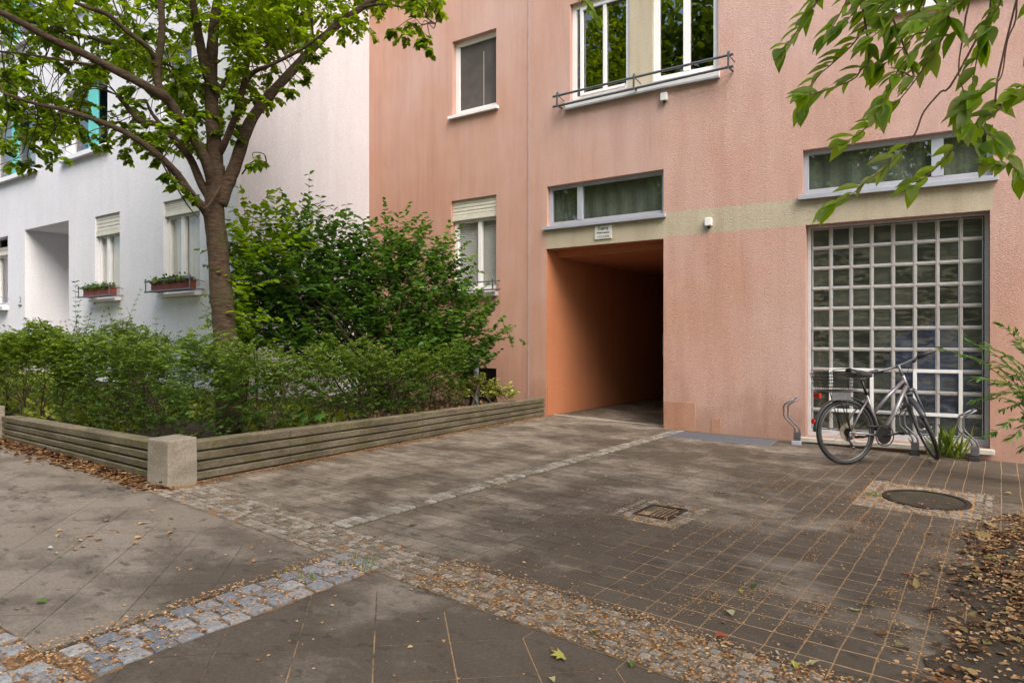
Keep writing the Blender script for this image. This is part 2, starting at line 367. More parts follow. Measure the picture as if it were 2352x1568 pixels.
def window(parent, P, u0, u1, z0, z1, D, fm, ft=.055, mull=(), glass='glass', back=None, backn=.08, box=0, boxm='cream', sill=None, head=0, label=None, slats=False, mw=None):
    f = MB(); n1 = -D+.045; n0 = -D-.02; mw = mw or ft*.9
    zt = z1-box
    f.pbox(P, u0, u0+ft, n0, n1, z0, zt); f.pbox(P, u1-ft, u1, n0, n1, z0, zt)
    f.pbox(P, u0+ft, u1-ft, n0, n1, z0, z0+ft*1.25); f.pbox(P, u0+ft, u1-ft, n0, n1, zt-ft, zt)
    for q in mull: f.pbox(P, q-mw/2, q+mw/2, n0+.004, n1+.006, z0+ft*1.25, zt-ft)
    o = f.build('window', M[fm], parent, bevel=.004, label=label)
    p = MB(); n = -D+.01
    edges = [u0+ft]+[q for q in mull]+[u1-ft]
    p.face([P.pt(u0+ft, n, z0+ft*1.25), P.pt(u1-ft, n, z0+ft*1.25), P.pt(u1-ft, n, zt-ft), P.pt(u0+ft, n, zt-ft)])
    p.build('pane', M[glass], o)
    if back:
        b = MB(); nb = -D-backn
        if slats:
            k = int((zt-z0)/.035)
            for i in range(k):
                za = z0+(zt-z0)*i/k; zb = z0+(zt-z0)*(i+1)/k
                b.face([P.pt(u0, nb+.008, za), P.pt(u1, nb+.008, za), P.pt(u1, nb-.008, zb), P.pt(u0, nb-.008, zb)])
            b.build('roller_blind', M[back], o)
        else:
            k = 40
            for i in range(k):
                a = u0+(u1-u0)*i/k; c = u0+(u1-u0)*(i+1)/k; w0 = .012*math.sin(i*1.3); w1 = .012*math.sin((i+1)*1.3)
                b.face([P.pt(a, nb+w0, z0), P.pt(c, nb+w1, z0), P.pt(c, nb+w1, zt), P.pt(a, nb+w0, zt)])
            b.build('curtain', M[back], o, smooth=True)  # also the added haze sheet behind the transoms
    if box:
        b = MB(); b.pbox(P, u0, u1, n0, -D+.09, zt+.0, z1)
        b.pbox(P, u0+.003, u1-.003, -D+.092, -D+.105, zt-.035, zt+.05)
        for i in range(4): b.pbox(P, u0+.01, u1-.01, -D+.0901, -D+.097, zt+.06+i*(box-.07)/4, zt+.06+(i+.6)*(box-.07)/4)
        b.build('shutter_box', M[boxm], o, bevel=.003)
    if sill:
        so, th, sm, ov = sill; b = MB()
        b.hexa([P.pt(u0-ov, so, z0-th-.012), P.pt(u1+ov, so, z0-th-.012), P.pt(u1+ov, -D+.02, z0-th), P.pt(u0-ov, -D+.02, z0-th),
                P.pt(u0-ov, so, z0-.012), P.pt(u1+ov, so, z0-.012), P.pt(u1+ov, -D+.02, z0-.001), P.pt(u0-ov, -D+.02, z0-.001)])
        b.build('window_sill', M[sm], o, bevel=.003)
    return o
def rail(parent, P, u0, u1, z, dz, posts, out=.12, r=.013, m='darksteel', name='window_rail'):
    b = MB()
    b.tube([P.pt(u0, out, z), P.pt(u1, out, z)], r, 10); b.tube([P.pt(u0, out, z-dz), P.pt(u1, out, z-dz)], r, 10)
    for q in posts:
        b.pbox(P, q-.012, q+.012, out+.012, out+.022, z-dz-.02, z+.03)
        b.pbox(P, q-.010, q+.010, 0, out-.011, z-dz-.008, z-dz+.008)
        b.tube([P.pt(q, out+.005, z), P.pt(q+.02, .0, z-.05)], .006, 6)
        b.tube([P.pt(q, out+.02, z+.03), P.pt(q, out+.02, z+.04)], .018, 8)
    return b.build(name, M[m], parent)
# ------------------------------------------------------------------ ground (tilted 3 %)
def gsheet(name, poly, dz, m, r=0.):
    b = MB(); b.face([(x, y, gz(x)+dz) for x, y in poly]); return b.build(name, m)
base = gsheet('ground', [(-160, -120), (120, -120), (120, 160), (-160, 160)], -.03, M['soil']); tag(base, kind='structure')
BY0, BY1 = 2.60, 2.985               # band of small setts beside the court
def band_y(x): return .055*(-x-2.7)  # the band is not quite square to the house
court = gsheet('courtyard', [(-5.75, 2.75), (6, 2.4), (6, 10.2), (-3.6, 9.3), (-3.8, 16), (-5.75, 16)], -.0022, M['jointfill']); tag(court, kind='structure')
walkb = gsheet('pavement_bed', [(-14, -8), (8, -8), (8, 2.55), (-2.7, 2.9), (-14, 3.3)], -.0012, M['slabjoint']); tag(walkb, kind='structure')
# pavers of the court
def top(mb, pts, dz, r, tilt=.0015, skirt=.006):
    cx = sum(p[0] for p in pts)/len(pts); cy = sum(p[1] for p in pts)/len(pts)
    a, b2, c = random.uniform(-tilt, tilt), random.uniform(-tilt, tilt)*6, random.uniform(-tilt, tilt)*6
    T = [(x, y, gz(x)+dz+a+b2*(x-cx)*1.+c*(y-cy)) for x, y in pts]
    mb.face(T, r)
    B = [(x, y, z-skirt) for x, y, z in T]
    for i in range(len(T)):
        j = (i+1) % len(T); mb.face([B[i], B[j], T[j], T[i]], r)
def inset2(q, dx, dy):
    xs = [p[0] for p in q]; ys = [p[1] for p in q]; cx = sum(xs)/4; cy = sum(ys)/4
    return [(x+(dx if x < cx else -dx), y+(dy if y < cy else -dy)) for x, y in q]
def inset(pts, d):
    n = len(pts); out = []
    area = sum(pts[i][0]*pts[(i+1) % n][1]-pts[(i+1) % n][0]*pts[i][1] for i in range(n))/2
    if area < 0: pts = pts[::-1]
    for i in range(n):
        p0 = Vector(pts[i-1]+(0,)); p1 = Vector(pts[i]+(0,)); p2 = Vector(pts[(i+1) % n]+(0,))
        e1 = (p1-p0).normalized(); e2 = (p2-p1).normalized(); n1 = Vector((-e1.y, e1.x, 0)); n2 = Vector((-e2.y, e2.x, 0))
        bis = n1+n2; q = p1+bis*(d/max(.3, bis.dot(n1)))
        out.append((q.x, q.y))
    return out
def clip(poly, a, b, c):               # keep a*x+b*y<=c
    out = []
    for i in range(len(poly)):
        p, q = poly[i], poly[(i+1) % len(poly)]; dp = a*p[0]+b*p[1]-c; dq = a*q[0]+b*q[1]-c
        if dp <= 0: out.append(p)
        if dp*dq < 0: t = dp/(dp-dq); out.append((p[0]+(q[0]-p[0])*t, p[1]+(q[1]-p[1])*t))
    return out
def area(p): return abs(sum(p[i][0]*p[(i+1) % len(p)][1]-p[(i+1) % len(p)][0]*p[i][1] for i in range(len(p))))/2 if len(p) > 2 else 0
MH = Vector((-.50, 6.56, 0)); DR = Vector((-2.03, 4.765, 0))
mbp = MB(); pw, ph = .137, .157
GR = (-3.56, -2.29, 8.50, 8.90)
import collections
JX = collections.defaultdict(lambda: (random.gauss(0, .0022), random.gauss(0, .0022)))
for i in range(-42, 44):
    for j in range(0, 92):
        x0 = i*pw; y0 = 2.70+j*ph
        cx_, cy_ = x0+pw/2, y0+ph/2
        if cx_ < -5.75 or cx_ > 5.6: continue
        if cy_ > 9.35+.063*max(0, cx_-KX) and not (-5.72 < cx_ < KX): continue
        if cy_ > 15.8: continue
        if cy_ > 8.99 and cx_ < -5.68: continue
        if abs(cx_-MH.x) < .40 and abs(cy_-MH.y) < .50: continue
        if abs(cx_-DR.x) < .22 and abs(cy_-DR.y) < .27: continue
        if GR[0]+.06 < cx_ < GR[1]-.02 and GR[2]+.10*(cx_-GR[0]) < cy_ < GR[3]+.4: continue
        q = [(x0, y0), (x0+pw, y0), (x0+pw, y0+ph), (x0, y0+ph)]
        q = clip(q, -.055, -1, -(BY1+.006)-.055*(-2.7)*-1) if False else q
        if cy_ < BY1+band_y(cx_)+ph*.55: 
            q = [(x, max(y, BY1+band_y(x)+.004)) for x, y in q]
            if q[2][1]-q[1][1] < .02: continue
        if abs(cx_+3.52) < .15:             # the double row of setts running to the passage
            if cy_ < 9.0:
                if x0+pw > -3.60 and x0 < -3.60: q = [(min(x, -3.60), y) for x, y in q]
                elif x0 < -3.44 and x0+pw > -3.44: q = [(max(x, -3.44), y) for x, y in q]
                else: continue
                if abs(q[1][0]-q[0][0]) < .02: continue
        q = [(x+JX[(round(x/pw), round((y-2.7)/ph))][0] if abs(x/pw-round(x/pw)) < .01 else x, y+JX[(round(x/pw), round((y-2.7)/ph))][1] if abs((y-2.7)/ph-round((y-2.7)/ph)) < .01 else y) for x, y in q]
        k_ = max(0, min(1, (cx_+3)/2)); top(mbp, inset2(q, .0022+.0012*k_, .0042+.0028*k_), 0, random.random(), .0006)
o = mbp.build('paving_stones', M['paver']); tag(o, kind='structure')
# slabs laid diagonally, mitred at the bands
mbs = MB(); W = .4356; H = W/2
def slab_zone(xa, xb, ya, yb_fn, ox, oy):
    """ya: lower limit, yb_fn(x): far limit"""
    for i in range(-40, 30):
        for j in range(-40, 3):
            cx_ = ox+i*W+(H if j % 2 else 0); cy_ = oy+j*H-H
            q = [(cx_, cy_-H), (cx_+H, cy_), (cx_, cy_+H), (cx_-H, cy_)]
            if cy_+H > oy+.01:
                q = [(cx_-H, yb_fn(cx_-H)), (cx_-H, cy_), (cx_, cy_-H), (cx_+H, cy_), (cx_+H, yb_fn(cx_+H))] if abs(cy_-oy) < .01 else None
            if not q: continue
            for c in ((1, 0, xb), (-1, 0, -xa), (0, -1, -ya)):
                q = clip(q, *c)
                if len(q) < 3: break
            if len(q) < 3 or area(q) < .004: continue
            top(mbs, inset(q, .0029 if cx_ > -2.7 else .0022), .001, random.random(), .0004)
BX0, BX1 = -3.06, -2.72
slab_zone(BX1, 7, -6, lambda x: BY0+band_y(x)-.004, -2.088, 2.433)
slab_zone(-13.5, BX0, 1.16, lambda x: BY0+band_y(x)-.004, -3.2, 2.433)
o = mbs.build('sidewalk', M['slab']); tag(o, kind='structure')
def sett(mb, cx, cy, a, b, h, dz, rot=0, jit=.12):
    P = []
    for sx, sy in ((-1, -1), (1, -1), (1, 1), (-1, 1)):
        x = sx*a/2*(1+random.uniform(-jit, jit)); y = sy*b/2*(1+random.uniform(-jit, jit))
        P.append((x*math.cos(rot)-y*math.sin(rot), x*math.sin(rot)+y*math.cos(rot)))
    r = random.random(); zz = random.uniform(-.003, .003)
    def ring(k, z): return [(cx+x*k, cy+y*k, gz(cx+x*k)+z+zz) for x, y in P]
    A, B, C_ = ring(1, dz-.012), ring(.95, dz+h*.45), ring(.72, dz+h)
    k = len(mb.v); mb.v += A+B+C_
    for L in (0, 4):
        for i in range(4): mb.f.append((k+L+i, k+L+(i+1) % 4, k+L+4+(i+1) % 4, k+L+4+i)); mb.r.append(r)
    mb.f.append((k+8, k+9, k+10, k+11)); mb.r.append(r)
mb = MB(); y = 0
s = .052
for i in range(int(11/s)):
    x = -6.4+i*s
    rows = 7
    for j in range(rows):
        yy = BY0+band_y(x)+(j+.5)*(BY1-BY0)/rows
        xx = x+(s/2 if j % 2 else 0)
        if -5.45 < xx < -5.2 and yy > 2.85: continue
        if xx < -5.45 and yy > 2.72: continue
        if random.random() < .05: continue
        sett(mb, xx+random.uniform(-.006, .006), yy+random.uniform(-.004, .004), s*.86, (BY1-BY0)/rows*.86, .0065, .002, random.uniform(-.15, .15))
o = mb.build('cobble_strip', M['sett'], smooth=False); tag(o, kind='structure')
mb = MB()
for i in range(int(5.9/.075)):
    for j in range(2):
        sett(mb, -3.56+j*.078+random.uniform(-.004, .004), 3.08+i*.075+random.uniform(-.004, .004), .068, .066, .009, .001, random.uniform(-.12, .12))
for cxy, ex, ey, hole in ((MH, .45, .56, .315), (DR, .27, .32, 0)):
    n = 9 if hole else 6; st = .062
    k1 = int(ex*2/st); k2 = int(ey*2/st)
    for i in range(k1):
        for j in range(k2):
            x = cxy.x-ex+(i+.5)*ex*2/k1; yy = cxy.y-ey+(j+.5)*ey*2/k2
            if hole and math.hypot(x-cxy.x, yy-cxy.y) < hole+.03: continue
            if not hole and abs(x-cxy.x) < .145 and abs(yy-cxy.y) < .185: continue
            sett(mb, x, yy, .050, .050, .004, -.001, random.uniform(-.4, .4), .25)
o = mb.build('sett_rows', M['sett']); tag(o, kind='structure')
mb = MB()
yy = 1.2
while yy < 2.58:
    h = random.uniform(.10, .125); xx = BX0+.01
    for k in range(3):
        wd = (BX1-BX0-.02)/3
        sett(mb, xx+wd/2+(yy-2.6)*-.03+random.uniform(-.006, .006), yy+h/2+(.03 if k == 1 else 0), wd*.9, h*.88, .012, .003, random.uniform(-.1, .1), .09)
        xx += wd
    yy += h
for i in range(90):
    for j in range(12):
        x = -13+i*.12; y = 1.10-j*.12
        if x > -2.62 - (1.13-y)*.0: continue
        if random.random() < .12: continue
        sett(mb, x+random.uniform(-.015, .015), y+random.uniform(-.012, .012), .098, .095, .012, .002, random.uniform(-.3, .3), .14)
o = mb.build('granite_cobbles', M['bigsett']); tag(o, kind='structure')
o = gsheet('cobble_bed', [(-6.6, 2.60+band_y(-6.6)), (6, 2.60+band_y(6)), (6, 2.985+band_y(6)), (-6.6, 2.985+band_y(-6.6))], .0, M['bandfill']); tag(o, kind='structure')
b = MB(); b.face([(x, y, gz(x)+.001) for x, y in ((BX0+.04, 1.16), (BX1+.04, 1.16), (BX1, 2.6), (BX0, 2.62))])
b.face([(x, y, gz(x)+.001) for x, y in ((-14, -.5), (-2.62, -.5), (-2.62, 1.155), (-14, 1.155))])
o = b.build('sett_bed', M['bandfill']); tag(o, kind='structure')
# light strip of setts at the passage mouth
b = MB(); b.box(-5.69, KX, 9.18, 9.235, gz(-5.69)-.2, gz(-4.7)+.004); 
b = MB(); b.hexa([(-5.69, 9.18, .10), (KX, 9.18, .05), (KX, 9.225, .05), (-5.69, 9.225, .10), (-5.69, 9.18, gz(-5.69)+.004), (KX, 9.18, gz(KX)+.004), (KX, 9.225, gz(KX)+.004), (-5.69, 9.225, gz(-5.69)+.004)])
tag(b.build('kerb_strip', M['stone']), kind='structure')
# ------------------------------------------------------------------ pink building
HT = 11.5
pink = thing('apartment_building', (-2, 9, gz(-2)), 'pink rough-plastered apartment building with a dark orange passage through it', 'building')
def L(x, y): return PL.px(x, y)
def Rr(x, y): return PR.px(x, y)
u_pass0 = L(1255, 700)[0]
zE0 = L(1533, 489)[1]; zE1 = L(1533, 387)[1]; uE0 = L(1256, 480)[0]
zlin = L(1524, 548)[1]
uA0, uA1 = L(1039, 160)[0], L(1140, 160)[0]; zA0, zA1 = L(1140, 243)[1], L(1138, 65)[1]
uB0, uB1 = L(1036, 560)[0], L(1140, 560)[0]; zB0, zB1 = L(1139, 668)[1], L(1138, 447)[1]
uD0, uD1 = L(1309, 120)[0], L(1650, 120)[0]
zD0 = L(1650, 158)[1]; zD1 = L(1312, 10)[1]
zC1 = L(1140, 846)[1]
holesL = [(uE0, KX, zE0, zE1, .13), (u_pass0, KX, -.2, zlin, 0), (u_pass0, KX, zlin, zE0, 0),
          (uA0, uA1, zA0, zA1, .14), (uB0, uB1, zB0, zB1, .14), (uD0, uD1, zD0, zD1, .13) if uD1 <= KX else None,
          (uA0-.0, uA1, .0, zC1, .3)]
uDs = L(1443, 100)[0]; uDe = L(1497, 100)[0]
holesL = [h for h in holesL if h]
spanD = uD1 > KX
print('D group', uD0, uD1, KX)
mb = MB()
if spanD: holesL.append((uD0, KX, zD0, zD1, 0))
wallgrid(mb, PL, WXE, KX, -.2, HT, holesL)
uD1r = Rr(1650, 120)[0]
uF0, uF1 = Rr(1844, 390)[0], Rr(2281, 370)[0]; zF0 = (Rr(1844, 452)[1]+Rr(2281, 398)[1])/2; zF1 = (Rr(1843, 342)[1]+Rr(2281, 290)[1])/2
uG0, uG1 = Rr(1850, 760)[0], Rr(2274, 760)[0]; zG0 = (Rr(1842, 997)[1]+Rr(2272, 1036)[1])/2; zG1 = (Rr(1850, 518)[1]+Rr(2275, 481)[1])/2
print('F', uF0, uF1, zF0, zF1, 'G', uG0, uG1, zG0, zG1, 'E', uE0, zE0, zE1, 'lin', zlin, 'D', zD0, zD1, 'A', zA0, zA1, 'B', zB0, zB1)
zband1 = (Rr(1540, 487)[1]+Rr(1835, 458)[1])/2; zband0 = (Rr(1540, 543)[1]+Rr(1840, 517)[1])/2
zTF = Rr(2030, 26)[1]; uT0 = Rr(2010, 20)[0]; uT1 = uT0+1.5
holesR = [(uF0, uF1, zF0, zF1, .13), (uG0, uG1, zG0, zG1, .21), (0, uF0-.05, zband0, zband1, 0), (uF0-.05, uF1, zG1, zF0, 0),
          (uT0, uT1, zTF, zTF+1.6, .13)]
if spanD: holesR.append((0, uD1r, zD0, zD1, 0))
wallgrid(mb, PR, 0, 9, -.3, HT, holesR)
if spanD:                                  # reveals of the window group that crosses the bend in the wall
    for P, a, c in ((PL, uD0, KX), (PR, 0, uD1r)):
        D = .13
        mb.face([P.pt(a, 0, zD1), P.pt(c, 0, zD1), P.pt(c, -D, zD1), P.pt(a, -D, zD1)]); mb.face([P.pt(a, 0, zD0), P.pt(a, -D, zD0), P.pt(c, -D, zD0), P.pt(c, 0, zD0)])
    mb.face([PL.pt(uD0, 0, zD0), PL.pt(uD0, 0, zD1), PL.pt(uD0, -.13, zD1), PL.pt(uD0, -.13, zD0)])
    mb.face([PR.pt(uD1r, 0, zD0), PR.pt(uD1r, -.13, zD0), PR.pt(uD1r, -.13, zD1), PR.pt(uD1r, 0, zD1)])
e = PR.pt(9, 0, 0)
mb.face([(e.x, e.y, -.3), (e.x, e.y+9, -.3), (e.x, e.y+9, HT), (e.x, e.y, HT)])
mb.face([(WXE, 18.6, -.3), (e.x, 18.6, -.3), (e.x, 18.6, HT), (WXE, 18.6, HT)])
mb.face([(WXE+.003, 9, -.3), (WXE+.003, 18.6, -.3), (WXE+.003, 18.6, HT), (WXE+.003, 9, HT)])
mb.build('wall', M['pink'], pink)
b = MB(); b.box(WXE+.02, e.x+.15, 8.8, 18.8, HT, HT+.25); b.build('roof', M['roof'], pink)
b = MB(); q = lambda P, a, c, z0, z1: b.face([P.pt(a, 0, z0), P.pt(c, 0, z0), P.pt(c, 0, z1), P.pt(a, 0, z1)])
q(PL, u_pass0, KX, zlin, zE0)
q(PR, 0, uF0-.05, zband0, zband1); q(PR, uF0-.05, uF1, zG1, zF0)
b.build('plaster_band', M['beige'], pink)
# passage lining
b = MB(); x0, x1 = u_pass0, KX; ye = 15.8
b.face([(x0, 9, -.2), (x0, ye, -.2), (x0, ye, zlin), (x0, 9, zlin)]); b.face([(x1+.001, 9, -.2), (x1+.001, 9, zlin), (x1+.001, ye, zlin), (x1+.001, ye, -.2)])
b.face([(x0, 9, zlin), (x0, 9.32, zlin), (x1, 9.32, zlin), (x1, 9, zlin)])
b.face([(x0, 9.32, zlin), (x1, 9.32, zlin), (x1, 9.32, zlin-.10), (x0, 9.32, zlin-.10)])
b.face([(x0, 9.32, zlin-.10), (x1, 9.32, zlin-.10), (x1, ye, zlin-.10), (x0, ye, zlin-.10)])
b.face([(x0, ye, -.2), (x1, ye, -.2), (x1, ye, zlin), (x0, ye, zlin)])
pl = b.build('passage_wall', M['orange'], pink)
b = MB(); b.box(x0+.001, x0+.014, 9.02, ye, .1, gz(x0)+.42); b.build('passage_skirting', M['orange'], pink)
# plinth patches and expansion joint
b = MB(); uj = L(1213, 500)[0]; b.pbox(PL, uj-.014, uj+.014, 0, .006, .0, HT); b.build('expansion_joint', M['joint'], pink)
M['pinkdark'] = plaster('repaired_plaster', (.45, .25, .18), (.42, .225, .155), .4)
b = MB(); zz = Rr(1530, 922)[1]; b.pbox(PR, 0.005, Rr(1597, 950)[0], 0, .008, -.1, zz)
ua, ub = Rr(1634, 1000)[0], Rr(1655, 1000)[0]; b.pbox(PR, ua, ub, 0, .006, -.1, Rr(1645, 960)[1]); b.build('plinth_patch', M['pinkdark'], pink)
# windows
window(pink, PL, uA0, uA1, zA0, zA1, .14, 'pvc', .075, glass='screen', sill=(.07, .05, 'pvc', .05), label='window with dark insect screen')
b = MB(); um = L(1100, 160)[0]
b.pbox(PL, um-.005, um+.012, -.129, -.126, zA0+.1, zA1-.25)
o = b.build('screen_bar', M['blind_grey'], pink)
wB = window(pink, PL, uB0, uB1, zB0, zB1, .14, 'pvc', .075, mull=[L(1094, 560)[0]], back='blind_pale', backn=.035, glass='glassclear', slats=True, box=.3, sill=(.08, .07, 'sillm', .03), label='window with half-lowered grey blind')
b = MB(); b.pbox(PL, uB0+.12, uB1-.01, -.09, -.02, zB0+.0, zB0+.09); b.build('window_ledge', M['pvc'], wB)
rail(pink, PL, L(1015, 651)[0], L(1158, 645)[0], L(1158, 646)[1], .13, [L(1030, 650)[0], L(1143, 645)[0]])
# basement opening; a black sheet stands in for the darkness inside
b = MB(); b.pbox(PL, uA0, uA1, -.32, -.30, 0, zC1); b.build('basement_dark_sheet', M['black'], pink)
# big upper window group
wD1 = window(pink, PL, uD0, uDs, zD0, zD1, .12, 'pvc', .07, mull=[L(1383, 100)[0]], glass='glassdark', label='upper window with tilted sash', mw=.05)
b = MB(); ta = .04
b.pbox(PL, uD0+.14, uD0+.185, -.10, -.06, zD0+.12, zD1-.11); b.pbox(PL, uD0+.14, uDs-.08, -.10, -.06, zD1-.11, zD1-.07)
b.pbox(PL, uD0+.14, uDs-.08, -.10, -.06, zD0+.085, zD0+.12); b.build('tilted_sash', M['pvc'], wD1)
b = MB(); b.pbox(PL, uDs, min(uDe, KX), -.13, -.03, zD0, zD1); b.build('window_pier', M['beige'], pink)
if spanD:
    u3 = Rr(1497, 100)[0]
    window(pink, PR, u3, uD1r, zD0, zD1, .12, 'pvc', .085, mull=[Rr(1573, 100)[0]], glass='glassdark', mw=.09, label='upper window reflecting trees')
else:
    window(pink, PL, uDe, uD1, zD0, zD1, .12, 'pvc', .085, mull=[L(1573, 100)[0]], glass='glassdark', mw=.09, label='upper window reflecting trees')
b = MB(); ue = uD1 if not spanD else KX
b.pbox(PL, uD0-.05, ue, -.11, .06, zD0-.09, zD0-.001)
if spanD: b.pbox(PR, 0.002, uD1r+.02, -.11, .06, zD0-.09, zD0-.001)
b.build('long_window_sill', M['pvc'], pink)
b = MB(); b.pbox(PL, uD0-.06, ue, .0, .062, zD0-.115, zD0-.092)
if spanD: b.pbox(PR, 0.002, uD1r+.02, .0, .062, zD0-.115, zD0-.092)
b.build('sill_edge', M['sillm'], pink)
zr = (L(1270, 222)[1]+(L(1684, 125)[1] if not spanD else Rr(1684, 125)[1]))/2
zr2 = L(1455, 175, )[1]
b = MB(); out = .13
pts = [PL.pt(PL.px(1270, 222, out)[0], out, 0), (PL.pt(PL.px(1684, 125, out)[0], out, 0))]
z_a, z_b = PL.px(1270, 222, out)[1], PL.px(1684, 125, out)[1]; z_c, z_d = PL.px(1270, 246, out)[1], PL.px(1684, 152, out)[1]
zt_, zb_ = (z_a+z_b)/2, (z_c+z_d)/2
for z in (zt_, zb_): b.tube([(pts[0].x, pts[0].y, z), (pts[1].x, pts[1].y, z)], .017, 10)
for xx in (1281, 1457, 1674):
    u = PL.px(xx, 180, out)[0]
    b.pbox(PL, u-.012, u+.012, out+.015, out+.028, zb_-.02, zt_+.03); b.pbox(PL, u-.01, u+.01, -.05, out-.014, zb_-.01, zb_+.01)
    b.tube([PL.pt(u, out, zt_), PL.pt(u+.03, -.02, zt_-.05)], .007, 6); b.tube([PL.pt(u, out+.0, zt_+.01), PL.pt(u, out+.0, zt_+.05)], .018, 8)
b.build('window_rail', M['steel'], pink)
# transom over the passage, and the wide one to the right; added sheets behind give room haze
window(pink, PL, uE0, KX-.005, zE0, zE1, .12, 'alu', .05, mull=[L(1326, 470)[0]], back='room_grey', backn=.06, glass='glassgrey', sill=(.06, .05, 'alu', .045), mw=.085, label='narrow transom window over the passage')
window(pink, PR, uF0, uF1, zF0, zF1, .12, 'alu', .055, mull=[Rr(2153, 370)[0]], back='room_grey', backn=.06, glass='glassgrey', sill=(.07, .055, 'alu', .045), mw=.12, label='wide transom window over the glass blocks')
window(pink, PR, uT0, uT1, zTF, zTF+1.6, .12, 'pvc', .08, mull=[uT0+.7], glass='glassdark', sill=(.06, .07, 'pvc', .05))
# glass-block wall
gb = MB(); NC, NR = 8, 10; fr = .042
cw = (uG1-uG0-fr*2)/NC; rh = (zG1-zG0-fr*2.6)/NR; zb0 = zG0+fr*1.9
for a_, b_, c_, d_ in ((uG0, uG0+fr, zG0, zG1), (uG1-fr, uG1, zG0, zG1), (uG0+fr, uG1-fr, zG0, zb0), (uG0+fr, uG1-fr, zG1-fr*.7, zG1)):
    gb.pbox(PR, a_, b_, -.20, -.15, c_, d_)
gfr = gb.build('glass_block_window', M['lattframe'], pink, bevel=.004)
lt = MB(); bt = .0115
for i in range(1, NC): lt.pbox(PR, uG0+fr+i*cw-bt, uG0+fr+i*cw+bt, -.198, -.162, zb0, zb0+rh*NR)
for j in range(1, NR):
    for i in range(NC):
        lt.pbox(PR, uG0+fr+i*cw+bt, uG0+fr+(i+1)*cw-bt, -.197, -.163, zb0+j*rh-bt, zb0+j*rh+bt)
lt.build('lattice', M['lattice'], gfr, bevel=.003)
for j in range(NR):
    for i in range(NC):
        a = uG0+fr+i*cw+bt+.001; c = uG0+fr+(i+1)*cw-bt-.001; z0 = zb0+j*rh+bt+.001; z1 = zb0+(j+1)*rh-bt-.001
        g_ = MB(); t_ = .0095
        g_.pbox(PR, a, a+t_, -.19, -.172, z0, z1); g_.pbox(PR, c-t_, c, -.19, -.172, z0, z1); g_.pbox(PR, a+t_, c-t_, -.19, -.172, z0, z0+t_); g_.pbox(PR, a+t_, c-t_, -.19, -.172, z1-t_, z1)
        g_.face([PR.pt(a+t_, -.181, z0+t_), PR.pt(c-t_, -.181, z0+t_), PR.pt(c-t_, -.181, z1-t_), PR.pt(a+t_, -.181, z1-t_)], random.random())
        o = g_.build('glass_block', M['edgew'], gfr)
        me = o.data; me.materials.append(M['block']); me.polygons[len(me.polygons)-1].material_index = 1
for (i0, i1, j0, j1) in ((1, 3, 1, 3), (5, 7, 1, 3)):
    h = MB(); a = uG0+fr+i0*cw; c = uG0+fr+i1*cw; z0 = zb0+j0*rh; z1 = zb0+j1*rh; k = .019
    h.pbox(PR, a-k, a+k, -.161, -.148, z0-k, z1+k); h.pbox(PR, c-k, c+k, -.161, -.148, z0-k, z1+k); h.pbox(PR, a+k, c-k, -.161, -.148, z0-k, z0+k); h.pbox(PR, a+k, c-k, -.161, -.148, z1-k, z1+k)
    h.build('vent_hatch', M['pvc'], gfr, bevel=.003)
b = MB(); zs = gz(PR.pt(uG0, 0, 0).x)
b.pbox(PR, uG0-.06, uG1+.04, -.14, .10, zG0-.055, zG0-.002); b.build('stone_sill', M['stone'], pink, bevel=.006)
t = thing('latch_plate', PL.pt(KX, 0, 1.2), 'narrow grey metal plate on the right jamb of the passage', 'metal plate')
zq1, zq0 = PL.px(1522, 768)[1], PL.px(1522, 818)[1]; b = MB(); b.box(KX-.022, KX-.001, 9.02, 9.10, zq0, zq1); b.build('plate', M['steel'], t, bevel=.003)
b = MB()
for q_ in (.25, .75): b.tube([(KX-.028, 9.06, zq0+(zq1-zq0)*q_), (KX-.02, 9.06, zq0+(zq1-zq0)*q_)], .008, 8)
b.build('bolt_pair', M['darksteel'], t)
# things seen dimly behind the glass blocks
t = thing('tarpaulin_bundle', PR.pt(uG1-.55, -.9, zG0-.05), 'blue sheeting bundled up inside, dimly seen behind the glass blocks', 'tarpaulin')
b = MB(); c0 = PR.pt(uG1-.50, -.62, zG0+.62)
nU, nV = 20, 14
for i in range(nV+1):
    for j in range(nU):
        th = 2*math.pi*j/nU; ph_ = -math.pi/2+math.pi*i/nV
        r_ = 1+.12*math.sin(3*th+i)+.08*math.sin(5*th-2*i)
        b.v.append((c0.x+.62*r_*math.cos(th)*math.cos(ph_), c0.y+.36*r_*math.sin(th)*math.cos(ph_), max(zG0-.05, c0.z+.70*r_*math.sin(ph_))))
for i in range(nV):
    for j in range(nU): b.f.append((i*nU+j, i*nU+(j+1) % nU, (i+1)*nU+(j+1) % nU, (i+1)*nU+j)); b.r.append(0)
b.build('blue_sheet', M['blue'], t, smooth=True)
t = thing('storage_shelf', PR.pt(uG0+1.0, -.9, zG0-.05), 'brown shelf with boxes inside, dimly seen behind the glass blocks', 'shelf')
b = MB()
for k in range(4): b.pbox(PR, uG0+.05, uG0+1.3, -1.0, -.65, zG0+.05+k*.5, zG0+.08+k*.5)
for u in (uG0+.05, uG0+1.27): b.pbox(PR, u, u+.03, -1.0, -.65, zG0-.02, zG0+1.9)
b.build('shelf_frame', M['brownshelf'], t)
b = MB(); b.pbox(PR, uG0+.2, uG0+.6, -.95, -.7, zG0+.581, zG0+.9); b.pbox(PR, uG0+.75, uG0+1.1, -.95, -.7, zG0+1.081, zG0+1.35); b.build('storage_boxes', M['blind_grey'], t)
b = MB(); b.pbox(PR, uG0-.3, uG1+.3, -2.2, -2.15, -.1, zF1+.2); b.build('inner_wall', M['blind_grey'], pink)
